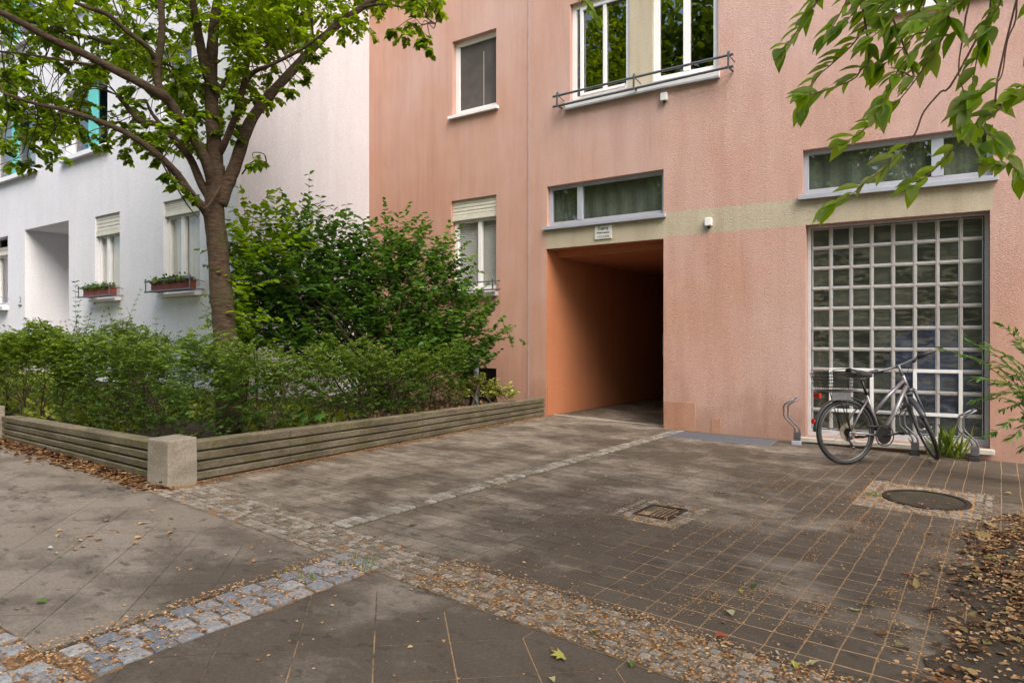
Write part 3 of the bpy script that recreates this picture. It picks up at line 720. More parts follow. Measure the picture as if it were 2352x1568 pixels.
b = MB(); b.pbox(PR, -.0, 6, -6, -.2, zG0-.12, zG0-.06); b.build('inner_floor', M['brownshelf'], pink)
# sign, lamps
u0, zt = PL.px(1367, 520); u1, zb = PL.px(1406, 548); zt = PL.px(1386, 518)[1]; zb = PL.px(1386, 549)[1]
t = thing('address_sign', PL.pt((u0+u1)/2, .01, zb), 'white enamel access sign under the transom over the passage', 'sign')
b = MB(); b.pbox(PL, u0, u1, .003, .018, zb, zt); b.build('sign_plate', M['signw'], t, bevel=.003)
hh = zt-zb; uc = (u0+u1)/2
for s_, k, sz, sx in (('Zugang', .70, .30, 1), ('Wehrmathen', .40, .215, .92), ('1 19 21 24 25 30', .11, .20, .72)):
    Mx = Matrix.Translation(PL.pt(uc, .0195, zb+hh*k)) @ Matrix.Rotation(R(90), 4, 'X'); text(s_, hh*sz, Mx, M['ink'], t, sx=sx)
for (x, y, P, lab) in ((1528, 226, PL, 'small white wall box below the long upper window rail'), (1629, 512, PR, 'small white wall box on the beige plaster band')):
    u, z = P.px(x, y); t = thing('wall_lamp', P.pt(u, 0, z-.06), lab, 'wall lamp', 'small white boxes on the pink wall')
    b = MB(); b.pbox(P, u-.045, u+.045, .001, .07, z-.045, z+.06); b.build('lamp_housing', M['lampw'], t, bevel=.008)
    b = MB(); b.tube([P.pt(u, .035, z-.046), P.pt(u, .035, z-.075)], .018, 8); b.build('sensor', M['blackmetal'], t)
# ------------------------------------------------------------------ white building
white = thing('apartment_building', (-15, WY, gz(-15)), 'white plastered apartment building with teal window panels and a recessed doorway', 'building')
def Wp(x, y): return PW.px(x, y)
mb = MB()
zu0 = (Wp(133, 380)[1]+Wp(245, 343)[1])/2+.09; zu1 = Wp(245, 172)[1]
uW1 = (Wp(150, 300)[0], Wp(247, 300)[0]); uW2 = (Wp(0, 300)[0]-.55, Wp(82, 300)[0]); uW0 = (Wp(366, 260)[0], Wp(440, 260)[0])
u3 = (Wp(218, 600)[0], Wp(275, 600)[0]); u4 = (Wp(375, 600)[0], Wp(459, 600)[0]); u5 = (Wp(0, 600)[0]-.6, Wp(18, 600)[0])
zl0 = Wp(275, 683)[1]; zl1 = (Wp(275, 485)[1]+Wp(375, 465)[1])/2; uDo = (Wp(57, 600)[0], Wp(158, 600)[0]); zDo = (Wp(57, 527)[1]+Wp(158, 507)[1])/2
print('white', zu0, zu1, zl0, zl1, zDo, uW1, u3, u4)
FH = zu0-zl0
zz0 = zu0+FH
wins_u = [uW2, uW1, uW0]; holes = [(a, b_, zu0, zu1, .16) for a, b_ in wins_u]+[(a, b_, zz0, zz0+(zu1-zu0), .16) for a, b_ in wins_u]
holes += [(u3[0], u3[1], zl0, zl1, .13), (u4[0], u4[1], zl0, zl1, .13), (u5[0], u5[1], zl0, zl1, .22), (uDo[0], uDo[1], .3, zDo, 1.5)]
wallgrid(mb, PW, -30, WXE, 0, HT, holes)
mb.face([PW.pt(uDo[0], -1.5, .3), PW.pt(uDo[1], -1.5, .3), PW.pt(uDo[1], -1.5, zDo), PW.pt(uDo[0], -1.5, zDo)])
mb.face([(-30, 18.6, 0), (-30, WY, 0), (-30, WY, HT), (-30, 18.6, HT)])
mb.face([(WXE-.003, 9, 0), (WXE-.003, 18.6, 0), (WXE-.003, 18.6, HT), (WXE-.003, 9, HT)]); mb.face([(-30, 18.6, 0), (WXE, 18.6, 0), (WXE, 18.6, HT), (-30, 18.6, HT)])
mb.build('wall', M['white'], white)
mb = MB(); wallgrid(mb, PE, WY, 9.0, 0, HT, []); mb.face([PE.pt(9, 0, 0), PE.pt(18.6, 0, 0), PE.pt(18.6, 0, HT), PE.pt(9, 0, HT)]) if False else None
mb.build('end_wall', M['lilac'], white)
b = MB(); b.box(-30.2, WXE+.01, WY-.2, 18.8, HT, HT+.25); b.build('roof', M['roof'], white)
# door in the recess
b = MB(); ud = (uDo[0]+uDo[1])/2; b.pbox(PW, uDo[1]-.9, uDo[1]-.1, -1.495, -1.45, 1.0, zDo-.3); o = b.build('door', M['curtain_white'], white, bevel=.005)
b = MB(); b.tube([PW.pt(uDo[1]-.8, -1.44, 2.0), PW.pt(uDo[1]-.68, -1.41, 2.0)], .012, 8); b.build('door_handle', M['steel'], o)
b = MB(); b.pbox(PW, uDo[0], uDo[1], -1.5, .4, .3, .95); b.build('doorstep', M['stone'], white)
for wi, (a, c) in enumerate(wins_u):
    for z in (zu0, zz0):
        o = window(white, PW, a, c, z, z+zu1-zu0, .16, 'pvc', .085, mull=[a+(c-a)*.5], back='curtain_white' if wi != 1 else None, backn=.3, sill=(.10, .09, 'pvc', .10), mw=.09)
        if wi < 2:
            ta = PW.px(*((208, 300) if wi == 1 else (30, 330)))[0]; b = MB()
            b.pbox(PW, ta-.17, ta+.20, -.06, -.03, z+.02, z+zu1-zu0-.02); b.build('shutter_panel', M['teal'], o, bevel=.004)
        b = MB(); rz = z+.32; b.tube([PW.pt(a+.02, .06, rz), PW.pt(c-.02, .06, rz)], .011, 8); b.tube([PW.pt(a+.02, .06, rz-.13), PW.pt(c-.02, .06, rz-.13)], .011, 8)
        for q_ in (a+.15, c-.15): b.tube([PW.pt(q_, .06, rz), PW.pt(q_, .06, rz-.2), PW.pt(q_, -.05, rz-.24)], .008, 6)
        b.build('window_rail', M['darksteel'], o)
window(white, PW, u3[0], u3[1], zl0, zl1, .13, 'pvc', .06, mull=[PW.px(254, 600, -.12)[0]], back='blind_pale', backn=.03, glass='glassclear', box=.34, sill=(.10, .05, 'pvc', .04), mw=.10)
window(white, PW, u4[0], u4[1], zl0, zl1, .13, 'pvc', .07, mull=[PW.px(425, 600, -.12)[0]], back='blind_pale', backn=.03, glass='glassclear', box=.22, sill=(.10, .05, 'pvc', .04), mw=.10)
window(white, PW, u5[0], u5[1], zl0, zl1-.2, .22, 'pvc', .07, back='curtain_dark', box=.15, sill=(.12, .09, 'pvc', .04))
for uu, ex in ((u3, .18), (u4, .18), (u5, .1)):
    rail(white, PW, uu[0]-ex, uu[1]+ex, zl0+.20, .17, [uu[0]-ex+.06, uu[1]+ex-.06], out=.22, r=.016, m='steel')
# house number
t = thing('house_number', PW.pt(Wp(48, 690)[0], 0, Wp(48, 695)[1]), 'dark house number on the white wall left of the doorway', 'house number')
Mx = Matrix.Translation(PW.pt(Wp(47, 694)[0], .004, Wp(47, 694)[1])) @ Matrix.Rotation(R(90), 4, 'X'); text('2', .17, Mx, M['darksteel'], t)
b = MB(); uu = Wp(47, 700)[0]; z = Wp(47, 700)[1]; b.pbox(PW, uu-.08, uu+.08, .002, .02, z-.02, z+.01); b.build('number_bracket', M['darksteel'], t)
# ------------------------------------------------------------------ leaf engine
class LV:
    def __init__(s): s.p = []; s.a = []; s.n = []; s.l = []; s.w = []; s.r = []
    def add(s, p, a, n, l, w, r): s.p.append(p); s.a.append(a); s.n.append(n); s.l.append(l); s.w.append(w); s.r.append(r)
    def ext(s, p, a, n, l, w, r):
        s.p += list(p); s.a += list(a); s.n += list(n); s.l += list(l); s.w += list(w); s.r += list(r)
    def build(s, name, m, parent=None, fold=.18, droop=.12, lobes=False, label=None, fine=False):
        p = np.array(s.p, float).reshape(-1, 3); a = np.array(s.a, float).reshape(-1, 3); n = np.array(s.n, float).reshape(-1, 3)
        l = np.array(s.l)[:, None]; w_ = np.array(s.w)[:, None]
        a /= np.linalg.norm(a, axis=1, keepdims=True)+1e-9
        b = np.cross(a, n); b /= np.linalg.norm(b, axis=1, keepdims=True)+1e-9; n = np.cross(b, a)
        if lobes:   # maple-like dry leaf: 5 lobed outline + curl
            ang = np.array([0, .35, .62, .95, 1.35, 1.75, 2.4]); rad = np.array([1, .55, .92, .45, .75, .38, .35])
            out = [p]
            K = [(t, q) for t, q in zip(ang, rad)]+[(-t, q) for t, q in reversed(list(zip(ang, rad)))[:-1]] if False else None
            seq = [(t, q) for t, q in zip(ang, rad)]+[(math.pi, .12)]+[(-t, q) for t, q in list(zip(ang, rad))[:0:-1]]
            cur = rng.uniform(-.5, .9, (len(p), 1)); cur2 = rng.uniform(-.4, .8, (len(p), 1))
            vs = [p]
            for t, q in seq:
                vs.append(p+a*l*.55*q*math.cos(t)+b*w_*.62*q*math.sin(t)+n*l*.35*(cur*q*q*math.sin(t)**2+cur2*q*q*math.cos(t)**2))
            V = np.stack(vs, 1); k = len(seq); nf = len(p); V = V.reshape(-1, 3)
            base_ = (np.arange(nf)*(k+1))[:, None]
            tri = np.array([[0, i+1, (i+1) % k+1] for i in range(k)]).reshape(1, -1)
            idx = (base_+tri).reshape(-1); sizes = 3; F_ = nf*k; rr = np.repeat(np.array(s.r), k)
        else:
            if fine:
                def at_(u, wv, sg): return p+a*l*u+b*w_*wv*sg+n*l*(fold*.5*wv*2-droop*u*u)
                pr = ((.10, .22), (.26, .44), (.46, .50), (.66, .38), (.84, .18))
                V = np.stack([p]+[at_(u, q, 1) for u, q in pr]+[p+a*l-n*l*droop]+[at_(u, q, -1) for u, q in pr[::-1]]+[at_(.35, 0, 1), at_(.65, 0, 1)], 1).reshape(-1, 3)
                nf = len(p); base_ = (np.arange(nf)*14)[:, None]
                fc = [[0, 1, 2, 12], [12, 2, 3, 13], [13, 3, 4, 5], [13, 5, 6, 7], [13, 7, 8, 9], [12, 13, 9, 10], [0, 12, 10, 11]]
                idx = (base_+np.array([sum(fc, [])])).reshape(-1)
                sizes = 4; F_ = nf*7; rr = np.repeat(np.array(s.r), 7)
            else:
              V = np.stack([p, p+a*l*.33+b*w_*.5+n*l*fold*.5, p+a*l*.70+b*w_*.36+n*l*(fold*.4-droop*.3), p+a*l-n*l*droop,
                          p+a*l*.70-b*w_*.36+n*l*(fold*.4-droop*.3), p+a*l*.33-b*w_*.5+n*l*fold*.5], 1).reshape(-1, 3)
              nf = len(p); base_ = (np.arange(nf)*6)[:, None]; idx = (base_+np.array([[0, 1, 2, 3, 3, 4, 5, 0]])).reshape(-1)
              sizes = 4; F_ = nf*2; rr = np.repeat(np.array(s.r), 2)
        me = bpy.data.meshes.new(name); me.vertices.add(len(V)); me.vertices.foreach_set('co', V.astype(np.float32).reshape(-1))
        me.loops.add(len(idx)); me.loops.foreach_set('vertex_index', idx.astype(np.int32)); me.polygons.add(F_)
        me.polygons.foreach_set('loop_start', (np.arange(F_)*sizes).astype(np.int32))
        try: me.polygons.foreach_set('loop_total', np.full(F_, sizes, np.int32))
        except Exception: pass
        at = me.attributes.new('rnd', 'FLOAT', 'FACE'); at.data.foreach_set('value', rr.astype(np.float32))
        me.materials.append(m); me.update(calc_edges=True); me.validate()
        o = bpy.data.objects.new(name, me); COL.objects.link(o)
        if parent: attach(o, parent)
        if label: o['label'] = label
        return o
def rv(s=1.): return Vector((random.uniform(-s, s), random.uniform(-s, s), random.uniform(-s, s)))
def shoot(lv, tw, p, d, length, nl, ls, lw, droop=.25, up=.6, bright=(0, 1), tr=.004, opp=False, spread=.9):
    """a thin curved twig with leaves along it"""
    p = Vector(p); d = Vector(d).normalized(); pts = [p.copy()]; seg = 5; q = p.copy()
    for i in range(seg):
        d = (d+Vector((0, 0, -droop*.3))+rv(.12)).normalized(); q = q+d*(length/seg); pts.append(q.copy())
    if tw is not None: tw.tube(pts, [tr*(1-.75*i/seg) for i in range(seg+1)], 3, cap=False)
    for i in range(nl):
        t = (i+.6)/nl*seg; k = min(int(t), seg-1); f = t-k; c = pts[k].lerp(pts[k+1], f); ax = (pts[k+1]-pts[k]).normalized()
        side = ax.cross(Vector((0, 0, 1)))
        if side.length < .1: side = Vector((random.uniform(-1, 1), random.uniform(-1, 1), 0))
        side.normalize()
        for sg in ((1, -1) if opp else ((1,) if i % 2 else (-1,))):
            a = ax*random.uniform(.3, .8)+side*sg*spread*random.uniform(.6, 1.1)+Vector((0, 0, random.uniform(-.5, .15)))
            n = Vector((0, 0, 1))*up+rv(.55); z = random.uniform(.72, 1.2)
            lv.add(tuple(c), tuple(a), tuple(n), ls*z, lw*z, min(1, max(0, random.uniform(*bright))))
def limb(tw, pts, r0, r1, seg=8):
    """smooth catmull-rom limb"""
    P = [Vector(p) for p in pts]; out = []
    for i in range(len(P)-1):
        a, b, c, d = P[max(i-1, 0)], P[i], P[i+1], P[min(i+2, len(P)-1)]
        for k in range(4):
            t = k/4; out.append(.5*((2*b)+(c-a)*t+(2*a-5*b+4*c-d)*t*t+(3*b-a-3*c+d)*t**3))
    out.append(P[-1]); n = len(out)
    rad = [(r0+(r1-r0)*i/(n-1))*random.uniform(.94, 1.06) for i in range(n)]
    tw.tube(out, rad, seg); return out
# ------------------------------------------------------------------ cherry tree
TD = 7.3
base_p = dep(525, 985, TD)
tree = thing('cherry_tree', base_p, 'tree with ringed brown bark and spreading green crown growing in the raised bed', 'tree')
tr = MB()
tk = [(527, 1000), (524, 900), (521, 815), (514, 730), (506, 650), (500, 560), (492, 500), (494, 440), (496, 380)]
limb(tr, [dep(x, y, TD) for x, y in tk], .134, .088, 14)
trunk = tr.build('trunk', M['bark'], tree, smooth=True)
br = MB(); skel = []
def LB(pts, r0, r1, d0=TD, d1=TD, seg=8):
    n = len(pts); P = [dep(x, y, d0+(d1-d0)*(i/(n-1))) for i, (x, y) in enumerate(pts)]
    o = limb(br, P, r0*.82, r1*.85, seg)
    for i, q in enumerate(o):
        if i > len(o)*.25: skel.append(q)
LB([(495, 400), (492, 330), (487, 270), (485, 190), (487, 120), (492, 60), (500, 0), (508, -70), (505, -180)], .10, .04)
LB([(485, 195), (470, 150), (458, 90), (447, 30), (438, -30), (425, -120)], .07, .03, TD, TD-.5)
LB([(505, 470), (520, 430), (540, 380), (556, 330), (575, 280), (610, 230), (660, 175), (720, 110), (770, 62), (830, 18), (900, -30), (980, -90)], .095, .035, TD, TD+.3)
LB([(505, 350), (520, 320), (545, 255), (562, 195), (585, 165), (620, 150), (690, 115), (745, 75)], .05, .012, TD, TD-.6)
LB([(545, 250), (560, 190), (575, 120), (600, 60), (640, -10), (690, -80)], .04, .02, TD, TD+.9)
LB([(490, 520), (470, 480), (445, 455), (410, 405), (388, 380), (358, 352), (314, 320), (268, 295), (213, 273), (145, 252), (80, 238), (10, 215)], .062, .014, TD, TD-1.2)
LB([(490, 470), (465, 428), (437, 364), (407, 328), (380, 297), (353, 284), (323, 279), (295, 249), (271, 219)], .055, .026, TD, TD-.4)
LB([(380, 297), (350, 262), (335, 230)], .03, .012, TD-.3, TD-.1)
LB([(490, 440), (478, 383), (448, 323), (418, 282), (388, 232), (364, 216), (323, 191), (260, 159), (191, 123), (123, 93), (68, 63), (0, 28), (-90, -10)], .075, .025, TD, TD-1.5)
LB([(388, 235), (366, 205), (361, 153), (369, 109), (372, 55), (369, 0), (366, -80), (380, -180)], .052, .03, TD-.4, TD-.5)
LB([(362, 145), (339, 109), (290, 71), (246, 33), (205, 19), (158, 0), (100, -30)], .032, .018, TD-.4, TD-1.2)
LB([(360, 150), (328, 131), (246, 98), (178, 79), (115, 66), (68, 49), (0, 27), (-60, 10)], .026, .012, TD-.4, TD+.6)
LB([(472, 228), (443, 191), (410, 164), (370, 140), (300, 95)], .028, .010, TD, TD+1.1)
LB([(494, 230), (530, 170), (600, 120), (660, 40), (700, -60)], .03, .014, TD, TD+1.4)
LB([(215, 150), (120, 135), (60, 125), (0, 118)], .016, .007, TD-1.0, TD-1.2, 6)
LB([(720, 110), (716, 60), (716, 0), (720, -60)], .026, .015, TD+.2, TD+.2, 6)
LB([(830, 18), (880, 10), (950, 25), (1000, 55)], .02, .006, TD+.25, TD+.0, 6)
LB([(505, 430), (470, 480), (440, 440), (400, 420), (370, 370)], .02, .008, TD-.1, TD-.6, 6)
LB([(556, 400), (580, 372), (612, 372)], .012, .005, TD, TD-.1, 5)
LB([(385, 385), (400, 420), (430, 470), (455, 500)], .014, .005, TD-.3, TD-.4, 5)
tw = MB(); lv = LV()
# crown: clusters (x, y, radius px, depth offset, number of shoots)
cl = []
def row(x0, x1, y0, y1, n, rad, sh):
    for _ in range(n): cl.append((random.uniform(x0, x1), random.uniform(y0, y1), rad, random.uniform(-.5, 1.7), sh))
row(-40, 420, -120, 20, 40, 55, 10); row(-30, 300, 40, 330, 16, 40, 8); row(300, 480, 60, 330, 12, 34, 8); row(500, 640, 30, 230, 10, 32, 8); row(420, 960, -130, 0, 40, 55, 10); row(-20, 330, 20, 105, 16, 45, 9); row(250, 470, 20, 190, 14, 40, 8)
row(430, 840, -10, 75, 26, 45, 9); row(860, 1010, -30, 30, 9, 35, 8); row(540, 720, 60, 150, 11, 36, 7)
row(-10, 70, 150, 300, 8, 34, 8); row(60, 230, 215, 300, 11, 36, 8); row(500, 580, 100, 330, 9, 30, 6); row(395, 480, 150, 350, 9, 32, 6)
row(300, 440, 215, 345, 7, 32, 6); row(200, 330, 130, 210, 4, 30, 5)
for q in [(62, 330, 30), (110, 345, 26), (140, 360, 22), (30, 370, 22), (75, 385, 18), (95, 300, 28), (10, 330, 20), (205, 325, 20), (245, 330, 18), (20, 190, 30), (120, 260, 30), (170, 240, 26), (180, 285, 28), (385, 395, 22),
          (405, 420, 20), (370, 365, 22), (440, 455, 14), (590, 382, 18), (600, 375, 14), (660, 205, 16), (700, 190, 12), (680, 150, 26), (735, 130, 20), (780, 70, 24), (965, 90, 16), (985, 112, 12), (930, 80, 20), (945, 50, 24), (905, 70, 16), (1015, 25, 16),
          (400, 300, 26), (440, 290, 26), (330, 300, 20), (290, 350, 20), (540, 230, 20), (610, 240, 14), (560, 260, 16), (45, 120, 26), (15, 240, 28), (150, 150, 20), (235, 165, 16)]:
    cl.append((q[0], q[1], q[2], random.uniform(-.9, .3), 5))
for (x, y, rad, dd, sh) in cl:
    c = dep(x, y, TD+dd); s0 = min(skel, key=lambda q: (q-c).length)
    dl = min(1, (c-s0).length); m1 = s0.lerp(c, .35)+(Vector((0, 0, .10))+rv(.14))*dl; m2 = s0.lerp(c, .7)+(Vector((0, 0, .06))+rv(.14))*dl
    limb(tw, [s0, m1, m2, c], .007, .0022, 4)
    rm = rad/FP*TD
    for k in range(sh):
        o_ = Vector((random.gauss(0, .5), random.gauss(0, .5), random.gauss(0, .35)))*rm
        d = o_.normalized()+Vector((0, 0, -.1)) if o_.length > 0 else rv()
        st = c.lerp(c+o_, .3)
        hgt = (c.z-3.0)/3.0  # higher clusters get lighter leaves: light on the top foliage put into colour
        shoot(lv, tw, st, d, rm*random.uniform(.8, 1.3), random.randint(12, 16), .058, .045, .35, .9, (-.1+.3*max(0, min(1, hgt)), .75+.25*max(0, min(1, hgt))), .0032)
# crown above the frame, seen only by the light
for k in range(120):
    c = dep(random.uniform(-60, 980), random.uniform(-560, -140), TD+random.uniform(-2, 2))
    for j in range(5): shoot(lv, None, c+rv(.3), rv()+Vector((0, 0, .1)), .5, 7, .12, .085, .3, .9, (.2, 1), .004)
br.build('limbs', M['bark'], tree, smooth=True); tw.build('twigs', M['twig'], tree); lv.build('crown', M['leaf_cherry'], tree, fine=True)
print('cherry leaves', len(lv.p))
# ------------------------------------------------------------------ retaining wall of ribbed concrete panels, and posts
def ribbed(name, A, B, zta, ztb, npan, outn, label):
    A = Vector(A+(0,)); B = Vector(B+(0,)); d = (B-A); Lh = d.length; d.normalize(); n = Vector(outn+(0,)).normalized()
    t = thing(name, (A.x, A.y, gz(A.x)), label, 'retaining wall')
    prof = [(-.10, 1.0), (.045, 1.0), (.052, .985), (.040, .80), (-.03, .79), (-.03, .745), (.034, .74), (.050, .73), (.038, .57), (-.03, .56), (-.03, .515), (.034, .51), (.050, .50), (.038, .345),
            (-.03, .335), (-.03, .29), (.034, .285), (.050, .275), (.040, .13), (-.02, .12), (-.02, .085), (.050, .08), (.055, .0), (-.10, .0)]
    for i in range(npan):
        b = MB(); s0 = Lh*i/npan+.003; s1 = Lh*(i+1)/npan-.003; rings = []
        off = random.uniform(-.004, .004)
        for s_ in (s0, s1):
            p = A+d*s_; zt = zta+(ztb-zta)*s_/Lh+off; zb = gz(p.x)-.03; rings.append([p+n*(q[0]+off)+Vector((0, 0, zb+(zt-zb)*q[1])) for q in prof])
        k = len(prof); b.v = [tuple(v) for r in rings for v in r]
        for j in range(k): b.f.append((j, (j+1) % k, k+(j+1) % k, k+j)); b.r.append(0)
        b.f.append(tuple(range(k-1, -1, -1))); b.f.append(tuple(range(k, 2*k))); b.r += [0, 0]
        b.build('wall_panel', M['retain'], t)
    return t
ribbed('retaining_wall', (-8.72, 3.0), (-5.60, 3.0), .50, .48, 1, (0, -1), 'low ribbed concrete wall between the two posts, left of the corner post')
ribbed('retaining_wall', (-5.40, 3.14), (-5.76, 8.99), .485, .435, 6, (1, .06), 'long low ribbed concrete wall running from the corner post back to the passage')
for (x0, x1, y0, y1, zt, lab) in ((-5.60, -5.285, 2.885, 3.13, .525, 'square exposed-aggregate concrete post at the corner of the raised bed'), (-9.05, -8.76, 2.78, 3.0, .60, 'concrete post at the left edge, where the low ribbed wall ends')):
    b = MB(); zb = gz(x0)-.1
    b.hexa([(x0-.004, y0-.004, zb), (x1+.004, y0-.004, zb), (x1+.004, y1, zb), (x0-.004, y1, zb), (x0+.004, y0+.004, zt), (x1-.004, y0+.004, zt), (x1-.004, y1, zt+.01), (x0+.004, y1, zt+.01)])
    tag(b.build('concrete_post', M['post'], bevel=.012), lab, 'post', 'concrete posts of the low wall')
b = MB(); b.box(-14, -9.06, 2.95, 3.1, .1, .56); tag(b.build('bed_kerb', M['retain'], bevel=.01), 'plain concrete edge wall left of the left post', 'wall')
# soil in the raised bed
b = MB(); n = 26
def soilz(x, y): return .42+.05*math.sin(x*1.7)*math.sin(y*1.3)+.03*max(0, -x-9)
vv = [[(-17.5+11.75*i/n, 3.06+5.93*j/n) for j in range(n+1)] for i in range(n+1)]
for i in range(n):
    for j in range(n):
        q = [vv[i][j], vv[i+1][j], vv[i+1][j+1], vv[i][j+1]]
        if q[1][0] > -5.42-.06*(q[1][1]-3.1)-.0: q = [(min(x, -5.46-.06*(y-3.1)), y) for x, y in q]
        b.face([(x, y, soilz(x, y)-.06) for x, y in q])
tag(b.build('garden_soil', M['soil']), kind='structure')
# ------------------------------------------------------------------ hedges
def hedge(name, path, width, z0, z1, dens, lm, label, shoots=(), leaf=.034, gap=.9, seed=1, taper=.72, stems_per=5):
    random.seed(seed)
    P = [Vector(p+(0,)) for p in path]; t = thing(name, (P[0].x, P[0].y, z0-.1), label, 'hedge')
    lv = LV(); st = MB(); tot = sum((P[i+1]-P[i]).length for i in range(len(P)-1))
    for i in range(len(P)-1):
        d = P[i+1]-P[i]; Ls = d.length; d.normalize(); nn = Vector((-d.y, d.x, 0))
        for k in range(int(Ls*stems_per)):
            s_ = random.uniform(0, Ls); o_ = random.uniform(-width*.35, width*.35); p = P[i]+d*s_+nn*o_; p.z = z0-.08
            pts = [p.copy()]; q = p.copy(); dr = Vector((0, 0, 1))+rv(.3)
            hgt = (z1-z0)*random.uniform(.75, 1.0)
            for j in range(5): dr = (dr+rv(.28)).normalized(); dr.z = abs(dr.z); q = q+dr*hgt/5; pts.append(q.copy())
            st.tube(pts, [.011, .009, .007, .006, .004, .003], 4, cap=False)
            for j in range(2, 5):
                for m_ in range(2): 
                    e_ = pts[j]+rv(.22)+Vector((0, 0, .08)); st.tube([pts[j], e_], [.004, .002], 3, cap=False)
        for k in range(int(Ls*dens)):
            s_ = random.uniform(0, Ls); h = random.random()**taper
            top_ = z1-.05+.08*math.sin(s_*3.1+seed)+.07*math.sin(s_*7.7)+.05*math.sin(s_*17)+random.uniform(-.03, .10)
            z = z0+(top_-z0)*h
            hole = math.sin(s_*5.1+z*9+seed)*math.sin(s_*2.3-z*4)
            if z < z0+(z1-z0)*.6 and (hole > .5 or random.random() < .2*gap): continue
            o_ = random.choice((-1, 1))*width/2*random.uniform(.35, 1)**.6*(.7+.3*h)
            p = P[i]+d*s_+nn*o_; p.z = z
            dr = (nn*(1 if o_ > 0 else -1)*.8+d*random.uniform(-1, 1)+Vector((0, 0, random.uniform(.0, .9)))).normalized()
            shoot(lv, st if random.random() < .06 else None, p, dr, .11, 5, leaf, leaf*.56, .05, .7, (.1+.45*h, .4+.6*h), .002, opp=True, spread=.9)  # leaves paler towards the hedge top, sunlight there put into their colour
    for (p, hh) in shoots:
        shoot(lv, st, p, (random.uniform(-.15, .15), random.uniform(-.15, .15), 1), hh, int(hh/.055), leaf*1.15, leaf*.6, -.02, .9, (.2, .8), .003, opp=True)
        for k in range(2):
            q = Vector(p)+Vector((random.uniform(-.08, .08), 0, hh*random.uniform(.1, .4))); shoot(lv, st, q, (random.uniform(-.8, .8), random.uniform(-.3, .3), .9), hh*.4, 5, leaf, leaf*.56, -.02, .9, (.2, .8), .002, opp=True)
    st.build('stems', M['twig'], t); lv.build('foliage', lm, t); print(name, len(lv.p)); return t
sh = []
for (x, y) in ((20, 745), (63, 729), (101, 740), (142, 734), (161, 685), (183, 641), (196, 690), (213, 696), (240, 720), (276, 652), (262, 705), (300, 740), (320, 700), (340, 745), (358, 727), (385, 760), (407, 756), (430, 775), (451, 782), (122, 750), (225, 745), (40, 752)):
    d = ray(x, y); t_ = 3.55/d.y; p = d*t_; z = EYE+p.z; h = max(.12, z-1.20); sh.append(((p.x, 3.55, z-h), h))
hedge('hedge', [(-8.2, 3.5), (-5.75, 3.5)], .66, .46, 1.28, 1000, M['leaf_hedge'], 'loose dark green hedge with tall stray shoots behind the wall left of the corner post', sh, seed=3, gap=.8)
hedge('hedge', [(-13.5, 3.6), (-7.6, 3.62)], .9, .48, 1.36, 800, M['leaf_hedge_lit'], 'hedge end with sunlit lime leaf colour at the left edge behind the low wall', (), leaf=.04, seed=5, gap=.6, taper=.35)
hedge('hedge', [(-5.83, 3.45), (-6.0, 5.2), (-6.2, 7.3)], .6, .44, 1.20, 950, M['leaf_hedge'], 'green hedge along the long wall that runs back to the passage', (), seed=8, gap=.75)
# ------------------------------------------------------------------ big shrub
random.seed(21)
def SD(x): return float(np.interp(x, [560, 700, 900, 1100, 1210], [8.0, 8.5, 9.5, 10.3, 10.2]))
def bush(name, blobs, lm, label, base_px, cat='shrub', leaf=.092, sl=.45, stems=True, opp=True, wf=.62, jit=.55, tops=(), drop=.15, nl=7, hmat='twig', Dfun=SD, side=0.):
    bp = dep(*base_px); t = thing(name, bp, label, cat); lv = LV(); st = MB()
    for (x, y, rx, ry, n) in blobs:
        for k in range(int(n*1.45)):
            a = random.uniform(0, 2*math.pi); r_ = math.sqrt(random.random())
            xx = x+rx*r_*math.cos(a); yy = y+ry*r_*math.sin(a); D = Dfun(xx)+random.uniform(-jit, jit)*math.sqrt(max(0, 1-r_*r_)+.15)
            p = dep(xx, yy, D); 
            if p.y > 8.75 or p.z < .45: continue
            d = Vector(((xx-x)/rx*.6+side, random.uniform(-.5, .3), random.uniform(.1, .9)))
            d = Vector((d.x*CC, d.x*SS+d.y, d.z))
            shoot(lv, st if k % 6 == 0 else None, p, d, sl*random.uniform(.6, 1.1), nl, leaf, leaf*wf, drop, 1.0, (0, .95) if random.random() < .5 else (.2, .6), .003, opp=opp)
            if stems and k % 14 == 0:
                q = bp+Vector((random.uniform(-.35, .35), random.uniform(-.25, .25), 0)); m_ = q.lerp(p, .55)+Vector((0, 0, .25))+rv(.08)
                limb(st, [q, m_, p], .016, .004, 4)
    for (x, y, yb) in tops:
        p = dep(x+random.uniform(-10, 10), yb, Dfun(x)); e_ = dep(x, y, Dfun(x)); dv = e_-p
        shoot(lv, st, p, dv, dv.length*1.02, max(5, int(dv.length/.075)), leaf*.95, leaf*.6, -.03, 1.0, (.3, 1), .004, opp=True)
    st.build('branches', M[hmat], t); lv.build('foliage', lm, t); print(name, len(lv.p)); return t
